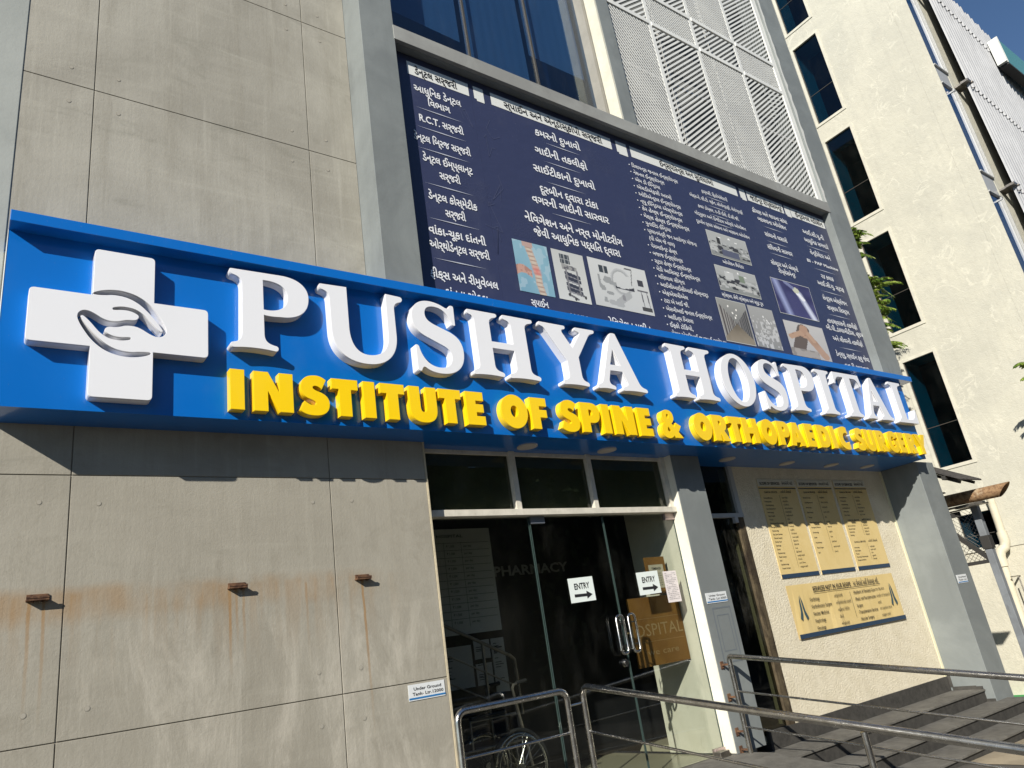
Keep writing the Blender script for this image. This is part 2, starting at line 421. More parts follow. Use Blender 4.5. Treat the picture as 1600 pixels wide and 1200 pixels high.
for i in range(7):
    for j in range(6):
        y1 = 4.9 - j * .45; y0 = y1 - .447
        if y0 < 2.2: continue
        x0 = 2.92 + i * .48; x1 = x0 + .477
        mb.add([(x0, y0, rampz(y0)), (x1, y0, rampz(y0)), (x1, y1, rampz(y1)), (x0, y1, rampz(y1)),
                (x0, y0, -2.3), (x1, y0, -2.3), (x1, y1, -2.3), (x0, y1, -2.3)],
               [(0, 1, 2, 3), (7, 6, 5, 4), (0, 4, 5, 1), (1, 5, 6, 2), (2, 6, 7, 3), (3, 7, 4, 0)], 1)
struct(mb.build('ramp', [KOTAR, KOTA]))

# ================================================================= hospital building
H = empty('hospital_building', (5, 5.2, -1.6), 'board marked concrete hospital building with grey painted frame and white cut metal screen', 'building')
# --- concrete facade: panels between open joints
mb = MB()
jx = [-4.4, -2.8, -1.19, .502, 2.205]; jz = [-2.3, -1.62, -.103, 1.432, 2.957, 4.475, 5.995, 7.52, 9.05, 11]
g = .0035
for i in range(len(jx)):
    for k in range(len(jz) - 1):
        x0 = jx[i] + g; z0 = jz[k] + g; z1 = jz[k + 1] - g
        x1 = (jx[i + 1] - g) if i + 1 < len(jx) else (3.04 if jz[k] < 2 else 2.66)
        if jz[k] > 2.5 and x1 < .02: continue
        mb.box((x0, 5.2, z0), (x1, 5.21, z1))
mb.box((-4.4, 5.206, -2.3), (3.035, 5.42, 1.78), 1); mb.box((-.4, 5.206, 1.78), (2.66, 5.42, 11), 1)
mb.build('concrete_wall', [CONC, CONCD], H, bevel=.002)
MP = [flat('plug_rim', (.27, .25, .205), .9), flat('plug_mortar', (.345, .32, .265), .9)]
for x, z in [(.66, 1.25), (2.06, 1.25), (2.37, 1.26), (.34, 1.26), (.65, .05), (.34, .06), (2.04, .06), (2.35, .05), (2.04, -.28), (2.35, -.28), (.34, 4.63), (.66, 4.64), (.34, 4.31), (.67, 4.31), (2.05, 5.83), (2.38, 5.83), (2.37, 6.15), (2.05, 6.14), (2.05, 4.64), (2.37, 4.64), (2.04, 4.31), (2.37, 4.31), (.66, 5.83), (.66, 6.14)]:
    th = MB(); th.disc((x, 5.1995, z), .016, 'y', 14, 0, .0010); th.disc((x + .001, 5.1990, z + .001), .013, 'y', 14, 1, .0012); th.build('tie_hole_plug', MP, H)
# metal edge trim at the door side
mb = MB(); mb.box((3.042, 5.196, -1.22), (3.058, 5.40, 1.757)); mb.build('edge_trim', [plaster('cream_edge_angle', (.60, .52, .36), (.5, .44, .31), None, 6)], H)
# --- left grey column above the sign
mb = MB(); mb.box((-1.2, 5.194, 1.5), (.0415, 5.205, 11)); mb.build('column', plaster('pale_grey_column_paint', (.33, .345, .32), (.38, .395, .365), (.27, .285, .265), 1.3, .6, .25, .004, 50, .15), H, bevel=.004)
# --- grey frame round board, window and screen
mb = MB()
mb.box((2.662, 4.86, 3.021), (3.03, 5.30, 13))                        # left border
mb.box((10.79, 4.86, 3.021), (11.37, 5.30, 13))                       # right border
mb.box((6.262, 4.862, 6.035), (6.50, 5.30, 13))
mb.box((3.03, 4.864, 9.6), (6.262, 5.3, 13))
mb.box((3.03, 4.90, 5.853), (10.79, 5.30, 6.033))
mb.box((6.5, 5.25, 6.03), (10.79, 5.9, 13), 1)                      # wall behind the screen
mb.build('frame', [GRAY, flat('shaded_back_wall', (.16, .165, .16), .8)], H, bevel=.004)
mb = MB(); mb.box((3.02, 4.852, 5.853), (10.84, 4.898, 6.033)); mb.build('ledge', plaster('grey_ledge_plaster', (.25, .25, .235), (.31, .315, .295), (.19, .19, .18), 1.5, .7, .25, .004, 50, .1), H, bevel=.003)
mb = MB(); mb.box((6.2645, 4.80 + .064, 6.034), (6.266, 5.18, 9.6)) ; mb.box((6.235, 4.866, 6.034), (6.261, 5.04, 9.598)); mb.build('window_reveal', BEIGEJ, H)
# --- lower grey side fin and right part
mb = MB(); mb.prism([(11.25, 5.62), (11.25, 5.05), (11.78, 5.05), (11.78, 6.6), (11.25, 6.6)][::1], -2.4, 1.757)
f = mb.build('side_fin', GRAY, H, bevel=.006)
mb = MB()                                                            # dark skirting that follows the steps
for a, b, z0, z1 in ((5.247, 5.56, -1.38, -1.33), (5.055, 5.165, -1.54, -1.50)):
    mb.box((11.235, a, z0), (11.251, b, z1))
mb.box((11.236, 5.55, -1.33), (11.252, 5.587, -1.18)); mb.box((11.234, 5.165, -1.54), (11.253, 5.246, -1.34))
mb.build('stepped_skirting', KOTAR, H)
# --- cream wall with the notices
mb = MB(); mb.box((7.62, 5.60, -1.19), (11.26, 5.8, 1.76)); mb.build('cream_wall', SAND, H)
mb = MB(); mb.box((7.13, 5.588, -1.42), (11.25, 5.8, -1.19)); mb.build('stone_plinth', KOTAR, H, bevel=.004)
mb = MB(); mb.box((11.195, 5.592, -1.19), (11.25, 5.599, 1.757)); mb.build('yellow_edge_band', flat('yellow_cream_paint', (.76, .72, .50), .7), H)
# --- pillar between the doors
mb = MB(); mb.box((6.16, 5.25, ZP), (6.62, 5.72, 1.757)); p_ = mb.build('pillar', [GRAY], H, bevel=.004)
mb = MB(); mb.box((6.152, 5.254, ZP + .01), (6.16, 6.12, 1.757)); mb.build('white_pillar_side', WHITEP, H)
# the grey patch and drawn outline beneath the small plate
mb = MB()
for r in ((6.27, 6.56, .11, .125), (6.27, 6.285, -.42, .11), (6.545, 6.56, -.42, .11), (6.27, 6.56, -.42, -.405), (6.32, 6.51, .04, .05), (6.32, 6.33, -.3, .04), (6.5, 6.51, -.3, .04), (6.32, 6.51, -.31, -.3)):
    mb.rect(r[0], r[1], r[2], r[3], 5.2485)
mb.build('paint_outline', flat('darker_grey_paint', (.13, .15, .165), .7), H)
# --- entrance glazing 1
Y = 5.39
fr = MB()
for a, b in ((3.05, 3.075), (4.045, 4.105), (5.005, 5.06), (6.095, 6.152)): fr.box((a, Y - .05, 1.202), (b, Y + .04, 1.757))
fr.box((3.05, Y - .075, 1.145), (6.152, Y + .04, 1.202))
fr.box((3.05, Y - .02, 1.72), (6.152, Y + .03, 1.757))
fr.build('transom_frame', ALUW, H, bevel=.002)
for a, b in ((3.075, 4.045), (4.105, 5.005), (5.06, 6.095)):
    m_ = MB(); m_.box((a, Y, 1.2), (b, Y + .008, 1.72)); m_.build('transom_pane', GLT, H)
    m_ = MB(); m_.box((a, Y + .03, 1.2), (b, Y + .034, 1.72)); m_.build('transom_film', plaster('olive_grey_film', (.62, .62, .53), (.54, .54, .46), (.36, .34, .27), 2, .6, .1, .002, 30, .2), H)
def handle(x, z0, z1, y, par, sgn=1):
    m_ = MB(); r = .013
    for yy in (y - .055,):
        pts = [(x, y, z0 + .02), (x, yy, z0 + .02)]
        pts = [(x, y, z0), (x, y - .035, z0), (x, y - .05, z0 + .006), (x, y - .057, z0 + .02), (x, y - .057, z1 - .02), (x, y - .05, z1 - .006), (x, y - .035, z1), (x, y, z1)]
        m_.tube(pts, r, 10)
    return m_.build('door_handle', STEEL, par, smooth=True)
doors = []
for i, (a, b) in enumerate(((3.062, 4.19), (4.205, 5.115), (5.125, 6.15))):
    m_ = MB(); yy = Y + (.0 if i == 0 else .0); m_.box((a, yy, ZP + .012), (b, yy + .012, 1.14))
    d = m_.build('glass_door', GLS, H); doors.append(d)
    e = MB()
    for xx in (a, b): e.box((xx - .002, yy - .001, ZP + .012), (xx + .002, yy + .013, 1.14))
    e.build('polished_edge', flat('green_glass_edge' + str(i), (.045, .07, .065), .15), d)
    if i:
        x0 = a if i == 1 else b - .14; pm = flat('patch_fitting_metal' + str(i), (.45, .36, .34) if i == 2 else (.2, .22, .25), .4, .5)
        for za, zb in ((1.075, 1.142), (ZP + .01, ZP + .07)): e = MB(); e.box((x0, yy - .018, za), (x0 + .16, yy + .03, zb)); e.build('patch_fitting', pm, d)
        0 and e.build('patch_fitting', flat('patch_fitting_metal' + str(i), (.45, .36, .34) if i == 2 else (.2, .22, .25), .4, .5), d)
for x, d in ((5.045, doors[1]), (5.20, doors[2])):
    m_ = MB(); y = Y - .002; r = .012; w2 = .045; z0, z1 = -.165, .175
    loop = [(x - w2, y - .05, z0 + .03), (x - w2, y - .05, z1 - .03), (x - w2 + .012, y - .05, z1 - .008), (x - w2 + .03, y - .05, z1), (x + w2 - .03, y - .05, z1), (x + w2 - .012, y - .05, z1 - .008), (x + w2, y - .05, z1 - .03),
            (x + w2, y - .05, z0 + .03), (x + w2 - .012, y - .05, z0 + .008), (x + w2 - .03, y - .05, z0), (x - w2 + .03, y - .05, z0), (x - w2 + .012, y - .05, z0 + .008), (x - w2, y - .05, z0 + .03)]
    m_.tube(loop, r, 10, 0, False)
    for zz in (z0 + .07, z1 - .07): m_.tube([(x + w2, y - .05, zz), (x + w2, y, zz)], .008, 8)
    m_.build('door_handle', STEEL, d, smooth=True)
m_ = MB(); m_.disc((5.06, Y - .008, -.245), .036, 'y', 24, 0, .008); m_.disc((5.055, Y - .02, -.24), .016, 'y', 16, 0, .006); m_.build('door_lock', STEEL, doors[1], smooth=True)
# --- door 2, deeper, between pillar and cream wall
Y2 = 5.62
fr = MB(); fr.box((6.62, Y2 - .04, 1.12), (7.63, Y2 + .03, 1.17)); fr.box((7.55, Y2 - .035, 1.17), (7.625, Y2 + .03, 1.757)); fr.box((6.60, Y2 - .035, 1.17), (6.64, Y2 + .03, 1.757)); fr.box((7.42, Y2 - .06, 1.05), (7.48, Y2 - .02, 1.12))
fr.build('side_transom_frame', ALU, H)
m_ = MB(); m_.box((6.64, Y2, 1.17), (7.55, Y2 + .008, 1.757)); m_.build('transom_pane', GLT, H)
m_ = MB(); m_.box((6.625, Y2, ZP), (7.50, Y2 + .012, 1.12)); sd = m_.build('side_glass_door', GLT, H)
m_ = MB(); m_.box((7.51, Y2 - .03, ZP - .1), (7.625, Y2 + .05, 1.12)); m_.build('door_jamb', plaster('speckled_reflection_jamb', (.035, .025, .016), (.11, .085, .05), (.28, .22, .13), 7, .7, .8, .008, 40, .3, 0, (1, 1, .5)), H)  # dark speckled glass reflection painted into the jamb's colour
# --- interior room
rm = MB()
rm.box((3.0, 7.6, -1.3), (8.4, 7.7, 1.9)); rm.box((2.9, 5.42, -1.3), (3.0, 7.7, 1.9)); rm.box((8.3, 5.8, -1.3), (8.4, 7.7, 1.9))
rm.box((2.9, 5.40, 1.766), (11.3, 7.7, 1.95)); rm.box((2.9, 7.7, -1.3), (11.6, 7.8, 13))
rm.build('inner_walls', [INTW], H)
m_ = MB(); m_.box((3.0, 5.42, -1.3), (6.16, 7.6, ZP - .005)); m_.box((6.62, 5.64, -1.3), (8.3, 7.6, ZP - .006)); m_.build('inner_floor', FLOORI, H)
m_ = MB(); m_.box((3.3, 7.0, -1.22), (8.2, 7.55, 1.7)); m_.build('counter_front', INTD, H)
# bulk of the building behind
bk = MB(); bk.box((-4.4, 5.43, 1.96), (2.9, 12, 11)); bk.box((3.0, 5.92, 1.96), (11.36, 12, 13)); bk.box((-4.4, 5.43, -2.4), (2.88, 12, 1.95)); bk.box((3.03, 5.02, 1.96), (10.79, 5.2, 5.85))
bk.build('rear_walls', GRAY, H)
# --- big window above the board
fr = MB(); YW = 5.18
for x in (4.2, 5.21): fr.box((x - .012, YW - .02, 6.034), (x + .012, YW + .0, 9.6))
fr.build('mullions', ALUB, H)
fr = MB(); fr.box((6.18, 5.045, 6.034), (6.234, YW + .03, 9.6)); fr.build('window_frame', plaster('taupe_frame', (.30, .285, .25), (.26, .25, .22), None, 4, .6), H)
for a, b in ((3.03, 4.188), (4.212, 5.198), (5.222, 6.18)):
    m_ = MB(); m_.box((a, YW, 6.034), (b, YW + .008, 9.6)); m_.build('window_pane', GLB, H)
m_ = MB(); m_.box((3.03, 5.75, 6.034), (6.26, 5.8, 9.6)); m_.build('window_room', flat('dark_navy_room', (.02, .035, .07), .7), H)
for i, (a, b, zl, zr) in enumerate(((3.06, 4.17, 6.78, 6.72), (4.24, 5.17, 6.52, 6.50), (5.24, 6.17, 7.0, 6.98))):
    m_ = MB(); n = 14
    for k in range(n):
        x0 = a + (b - a) * k / n; x1 = a + (b - a) * (k + 1) / n; yo = YW + .10 + .002 * (k % 2)
        m_.add([(x0, yo, zl + (zr - zl) * k / n), (x1, YW + .10 + .002 * ((k + 1) % 2), zl + (zr - zl) * (k + 1) / n), (x1, YW + .10 + .002 * ((k + 1) % 2), 9.6), (x0, yo, 9.6)], [(0, 1, 2, 3)])
    m_.build('window_blind', flat('grey_blind' + str(i), (.40, .42, .43), .8), H)
# --- cut metal screen
bars_x = [6.50, 7.43, 8.505, 9.61, 10.73]; bars_z = [6.034, 8.26, 8.875, 11.2]
scr = MB()
for x in bars_x[1:4]: scr.box((x - .035, 4.914, 6.034), (x + .035, 4.93, 11.2))
scr.box((6.50, 4.90, 6.034), (6.515, 4.93, 11.2)); scr.box((10.67, 4.90, 6.034), (10.79, 4.93, 11.2))
for z in bars_z[1:3]:
    for i in range(4): scr.box((bars_x[i] + .036, 4.901, z - .035), (bars_x[i + 1] - .036, 4.929, z + .035))
scr.box((6.516, 4.901, 6.034), (10.67, 4.929, 6.06))
scr.build('screen_frame', SCREEN, H)
def clip_line(p, d, x0, x1, z0, z1):
    t0, t1 = -1e9, 1e9
    for q, dd, a, b in ((p[0], d[0], x0, x1), (p[1], d[1], z0, z1)):
        ta, tb = (a - q) / dd, (b - q) / dd
        t0 = max(t0, min(ta, tb)); t1 = min(t1, max(ta, tb))
    return (t0, t1) if t1 - t0 > .02 else None
pat = [['f', 'b', 'f', 'b'], ['b', 'f', 'b', 'f'], ['B', 'b', 'f', 'b']]
for r in range(3):
    for c in range(4):
        x0 = bars_x[c] + (.036 if c else .012); x1 = bars_x[c + 1] - .03; z0 = bars_z[r] + .03; z1 = bars_z[r + 1] - .034
        k = pat[r][c]; m_ = MB()
        if k in 'bB': d = Vector((1, .81)).normalized(); pitch = .066; wd = .031
        else: d = Vector((1, -1.36)).normalized(); pitch = .053; wd = .026
        nrm = Vector((-d.y, d.x)); cx, cz = (x0 + x1) / 2, (z0 + z1) / 2; L = 1.6
        q = -L
        while q < L:
            p = (cx + nrm.x * q, cz + nrm.y * q); cl = clip_line(p, d, x0, x1, z0, z1)
            if cl:
                a = Vector(p) + d * cl[0]; b = Vector(p) + d * cl[1]; h = nrm * wd / 2
                v = [(a.x - h.x, a.y - h.y), (b.x - h.x, b.y - h.y), (b.x + h.x, b.y + h.y), (a.x + h.x, a.y + h.y)]
                m_.add([(x, 4.918, z) for x, z in v] + [(x, 4.922, z) for x, z in v], [(0, 1, 2, 3), (7, 6, 5, 4), (0, 4, 5, 1), (2, 6, 7, 3), (1, 5, 6, 2), (3, 7, 4, 0)])
            q += pitch
        if k == 'f':                                                 # second, coarser cut over the fine one
            q = -L; d2 = Vector((1, .35)).normalized(); n2 = Vector((-d2.y, d2.x))
            while q < L:
                p = (cx + n2.x * q, cz + n2.y * q); cl = clip_line(p, d2, x0, x1, z0, z1)
                if cl:
                    a = Vector(p) + d2 * cl[0]; b = Vector(p) + d2 * cl[1]; h = n2 * .003
                    v = [(a.x - h.x, a.y - h.y), (b.x - h.x, b.y - h.y), (b.x + h.x, b.y + h.y), (a.x + h.x, a.y + h.y)]
                    m_.add([(x, 4.924, z) for x, z in v], [(0, 1, 2, 3)])
                q += .05
        m_.build('screen_panel', SCREEN, H)
m_ = MB(); m_.box((7.7, 5.0, 6.1), (7.74, 5.04, 11)); m_.box((9.0, 5.0, 6.1), (9.04, 5.04, 11)); m_.box((6.52, 5.0, 7.3), (10.78, 5.03, 7.34)); m_.build('screen_support', ALU, H)
# peeling mortar smear along the screen's right edge
m_ = MB(); pts = []
zz = 6.05
L_ = []; R_ = []
while zz < 11:
    L_.append((10.785, zz)); R_.append((10.83 + random.random() * .045, zz)); zz += .11
for i in range(len(L_) - 1):
    m_.add([(L_[i][0], 4.8585, L_[i][1]), (R_[i][0], 4.8585, R_[i][1]), (R_[i + 1][0], 4.8585, R_[i + 1][1]), (L_[i + 1][0], 4.8585, L_[i + 1][1])], [(0, 1, 2, 3)])
m_.build('mortar_smear', flat('white_mortar', (.58, .58, .54), .9), H)

# ================================================================= the sign over the entrance
S = empty('entrance_sign', (.05, 4.9, 1.757), 'long blue sign reading PUSHYA HOSPITAL with raised white letters, yellow letters and a cross', 'sign')
mb = MB()
segs = [.05, 3.82, 7.4, 11.28]
for a, b in zip(segs, segs[1:]): mb.box((a + .0015, 4.90, 1.757), (b - .0015, 4.93, 2.945))
mb.build('face_panel', BLUE, S)
mb = MB()
for a, b in zip([.05, 3.69, 7.26, 11.42], [3.69, 7.26, 11.42]): 
    mb.box((a + .001, 4.78, 2.94), (b - .001, 5.2, 3.018))
mb.build('top_lip', BLUE, S, bevel=.002)
mb = MB(); mb.box((.05, 4.931, 1.757), (3.04, 5.199, 1.80)); mb.box((3.04, 4.931, 1.757), (11.24, 5.62, 1.762)); mb.box((.052, 4.931, 1.80), (11.28, 4.95, 2.93))
mb.box((.049, 4.898, 1.757), (.0515, 5.199, 2.94), 1)
mb.build('soffit', [BLUE, flat('raw_aluminium_edge', (.62, .66, .68), .5)], S)
for x, y in ((4.14, 5.175), (5.15, 5.177), (7.2, 5.30), (8.48, 5.36), (9.51, 5.36), (10.44, 5.36)):
    m_ = MB(); m_.disc((x, y, 1.752), .098, 'z', 32, 0, .005); d = m_.build('downlight', flat('downlight_trim', (.50, .47, .44), .4), S, smooth=True)
    m_ = MB(); m_.disc((x, y, 1.7455), .082, 'z', 32, 0, .002); m_.build('diffuser', flat('downlight_diffuser', (.52, .48, .45), .3), d)
G = {
'P': "M2,100 L58,101 C80,102 93.6,92 93.6,76 C93.6,56 80,45 58,45 C50,44 44,44 38.5,45 L38.5,20 C38.5,12 42,8 52,6.5 Q55,5 54,2 Q53,-1 49,0 Q26,3 6,0 Q1,-1 0,3 Q0,6 4,6.5 C10,8 13,12 13,20 L14,80 C14,88 11,91 4,92.5 Q0,94 0,97 Q0,100 2,100 Z M38.5,91 C54,92 67.5,88 67.5,73 C67.5,58 56,50.5 38.5,52 Z",
'U': "M2,100 L36.5,101 L36.5,45 C36.5,22 45,9.5 61,9.5 C80,9.5 90,22 90,42 L91,101 L112,100 Q116,99 115,95 Q114,92 109,91 Q102,88 102,80 L102,42 C102,12 84,-3 58,-3 C30,-3 13,12 13,40 L12.5,80 C12.5,88 10,91 3,92.5 Q0,94 0,97 Q0,100 2,100 Z",
'S': "M65.5,100 Q61,101 60,96 Q58,93 52,96 C44,100 36,101.5 29,101.5 C12,101.5 0,91 0,74 C0,58 8,51 24,45 L42,37.5 C52,33.5 56,30 56,22 C56,10 48,3.5 36,3.5 C20,3.5 10,14 6.5,31 Q5,34 1.5,33 L1.5,-2 Q3,-5 7,-4 Q9,3 13,2 C20,-3 28,-5 38,-5 C62,-5 76,8 76,30 C76,46 68,55 52,60 L34,66.5 C25,70 20.5,74 20.5,81 C20.5,90 27,94 36,94 C50,94 59,85 62,71 Q64,68.5 67.5,70 L68,97 Q68,100 65.5,100 Z",
'H': "M2,100 L49,99.5 Q52,99 52,96 Q51,93.5 47,92.5 C40,91 37,88 37,82 L37,54 L75,54 L75,82 C75,88 72,91 65,92.5 Q61,93.5 61,96.5 Q61,100 64,100 L114,99.5 Q117,99 117,96 Q116.5,93.5 112,92.5 C104,91 101,88 101,82 L101,18 C101,12 104,9 112,7.5 Q117,6.5 117,4 Q117,0 114,0 Q88,2.5 64,0 Q61,0 61,4 Q61,6.5 65,7.5 C72,9 75,12 75,18 L75,43.5 L37,43.5 L37,18 C37,12 40,9 47,7.5 Q52,6.5 52,3.5 Q52,0 49,0 Q25,2.5 3,0 Q0,0 0,3.5 Q0,6.5 4,7.5 C9,9 11,12 11,18 L11,82 C11,88 9,91 4,92.5 Q0,93.5 0,96.5 Q0,100 2,100 Z",
'Y': "M2,100 L50,99.5 Q53,99 52.5,96 Q52,93.5 48,93 Q43,92 45,87 L61,63 L80,88 Q83,92 77,93 Q72,94 72,97 Q72,100 75,100 L111,100 Q114,100 113.5,97 Q113,94 108,93 Q102,92 98,86 L70.5,48 L70.5,18 C70.5,12 73,9 79,7.5 Q83,6.5 83,3.5 Q83,0 80,0 Q57,2.5 34,0 Q31,0 31,3.5 Q31,6.5 35,7.5 C42,9 45,12 45,18 L45,40 L14,85 Q10,92 4,93 Q0,94 0,97 Q0,100 2,100 Z",
'A': "M48,100 Q53,102 59,100.5 L92,18 C95,11 98,9 104,7.5 Q109,6.5 109,3.5 Q109,0 106,0 Q80,2.5 57,0 Q54,0 54,3.5 Q54,6.5 59,7.5 Q68,9 66,15 L59.5,33 L32.5,33 L27,17 Q25,9 33,7.5 Q38,6.5 38,3.5 Q38,0 35,0 Q18,2.5 3,0 Q0,0 0,3.5 Q0,6.5 4,7.5 Q11,9 14,17 L46,97 Z M46.5,72 L57.5,43.5 L35,43.5 Z",
'I': "M2,100 L49,99.5 Q52,99 52,96 Q51,93.5 47,92.5 C41,91 39,88 39,82 L39,18 C39,12 41,9 47,7.5 Q52,6.5 52,3.5 Q52,0 49,0 Q25,2.5 3,0 Q0,0 0,3.5 Q0,6.5 4,7.5 C10,9 13,12 13,18 L13,82 C13,88 10,91 4,92.5 Q0,93.5 0,96.5 Q0,100 2,100 Z",
'T': "M4,101 L107,101 L111,75 Q109,72 105,74 Q100,90 84,91 L69,91 L69,18 C69,12 72,9 79,7.5 Q83,6.5 83,3.5 Q83,0 80,0 Q56,2.5 32,0 Q29,0 29,3.5 Q29,6.5 33,7.5 C40,9 43,12 43,18 L43,91 L27,91 Q11,90 6,74 Q2,72 0,75 Z",
'L': "M2,100 L52,99.5 Q55,99 55,96 Q54,93.5 48,92.5 C40,91 38,88 38,82 L38,9 L56,9 C72,9 80,18 84,33 Q86,36 90,34 L88,0 L3,0 Q0,0 0,3.5 Q0,6.5 4,7.5 C9,9 11.5,12 11.5,18 L11.5,82 C11.5,88 9,91 4,92.5 Q0,93.5 0,96.5 Q0,100 2,100 Z"}
k = .00625; z0 = 2.262
for ch, x0 in [('P', 1.375), ('U', 2.05), ('S', 2.846), ('H', 3.405), ('Y', 4.212), ('A', 4.845), ('H', 5.955), ('O', 6.812), ('S', 7.55), ('P', 8.12), ('I', 8.80), ('T', 9.205), ('A', 9.855), ('L', 10.69)]:
    lp = [ell(48.8, 48.8, 48.8, 53), ell(49, 48.8, 27, 44)] if ch == 'O' else path(G[ch])
    kx = {4.845: k, 8.12: .0064}.get(x0, k)
    letter([[(x0 + x * kx, z0 + y * k) for x, y in q] for q in lp], 4.81, 4.90, S, 'letter', [WLET, WGAP])
GY = {
'I': "M0,0 L0,100 L33,100 L33,0 Z", 'N': "M0,0 L0,100 L35,100 L61,50 L61,100 L95,100 L95,0 L61,0 L34,52 L34,0 Z",
'S': "M70,92 L58,67 Q48,76 40,75 Q34,74 35,69 Q36,65 48,61 Q77,53 77,30 Q76,-3 36,-3 Q14,-3 0,9 L13,34 Q26,23 35,24 Q42,25 42,30 Q41,35 28,39 Q3,47 4,70 Q6,102 42,103 Q58,103 70,92 Z",
'T': "M0,100 L71,100 L71,72 L52,72 L52,0 L19,0 L19,72 L0,72 Z", 'U': "M0,100 L33,100 L33,42 Q33,27 42,27 Q51,27 51,42 L51,100 L84,100 L84,38 Q84,-3 42,-3 Q0,-3 0,38 Z",
'E': "M0,0 L0,100 L60,100 L60,73 L33,73 L33,63 L58,63 L58,38 L33,38 L33,27 L61,27 L61,0 Z", 'F': "M0,0 L0,100 L62,100 L62,73 L33,73 L33,62 L60,62 L60,37 L33,37 L33,0 Z",
'P': "M0,0 L0,100 L44,100 Q80,100 80,66 Q80,32 46,32 L34,32 L34,0 Z M34,76 L40,76 Q49,75 49,66 Q49,57 40,56 L34,56 Z",
'R': "M0,0 L0,100 L46,100 Q78,100 78,68 Q78,48 60,40 L86,0 L48,0 L34,32 L34,0 Z M34,77 L40,77 Q47,76 47,69 Q47,62 40,61 L34,61 Z",
'&': "M62,0 L56,8 Q45,-3 30,-3 Q0,-2 0,26 Q0,44 18,54 Q10,64 11,76 Q14,102 42,102 Q70,101 70,77 Q70,62 54,52 L64,40 L76,56 L100,44 L82,22 L102,0 Z M36,80 Q36,86 41,86 Q46,86 46,80 Q45,74 40,69 Q36,74 36,80 Z M34,40 L46,27 Q40,20 34,21 Q27,23 28,30 Q29,36 34,40 Z",
'H': "M0,0 L0,100 L33,100 L33,63 L60,63 L60,100 L93,100 L93,0 L60,0 L60,37 L33,37 L33,0 Z", 'A': "M0,0 L36,100 L68,100 L104,0 L70,0 L66,14 L38,14 L34,0 Z M45,38 L59,38 L52,64 Z",
'D': "M0,0 L0,100 L38,100 Q86,98 86,50 Q86,2 38,0 Z M33,72 Q53,72 53,50 Q53,28 33,28 Z",
'C': "M75,66 L75,98 Q64,103 52,103 Q0,101 0,50 Q0,-1 52,-3 Q64,-3 75,2 L75,34 Q68,27 58,27 Q34,28 34,50 Q34,72 58,73 Q68,73 75,66 Z",
'G': "M52,58 L96,58 Q98,28 86,13 Q72,-3 48,-3 Q0,-1 0,50 Q0,101 50,103 Q82,103 93,74 L62,64 Q58,76 49,76 Q34,74 34,50 Q34,25 49,24 Q58,24 61,36 L52,36 Z",
'Y': "M31,0 L31,40 L-4,100 L34,100 L48,72 L62,100 L100,100 L64,40 L64,0 Z"}
k = .00297; z0 = 1.806
yl = [('I', 1.373), ('N', 1.532), ('S', 1.858), ('T', 2.107), ('I', 2.361), ('T', 2.503), ('U', 2.755), ('T', 3.029), ('E', 3.288), ('O', 3.642), ('F', 3.97), ('S', 4.305), ('P', 4.563), ('I', 4.834), ('N', 4.983), ('E', 5.322), ('&', 5.64), ('O', 6.152), ('R', 6.465), ('T', 6.748), ('H', 6.985), ('O', 7.325), ('P', 7.645), ('A', 7.86), ('E', 8.215), ('D', 8.478), ('I', 8.775), ('C', 8.95), ('S', 9.345), ('U', 9.59), ('R', 9.885), ('G', 10.185), ('E', 10.475), ('R', 10.71), ('Y', 11.0)]
for ch, x0 in yl:
    lp = [ell(48.5, 50, 48.5, 53), ell(48.5, 50, 13.5, 18, 24)] if ch == 'O' else path(GY[ch])
    letter([[(x0 + x * k, z0 + y * k) for x, y in q] for q in lp], 4.83, 4.90, S, 'letter', [YLET, YGAP])
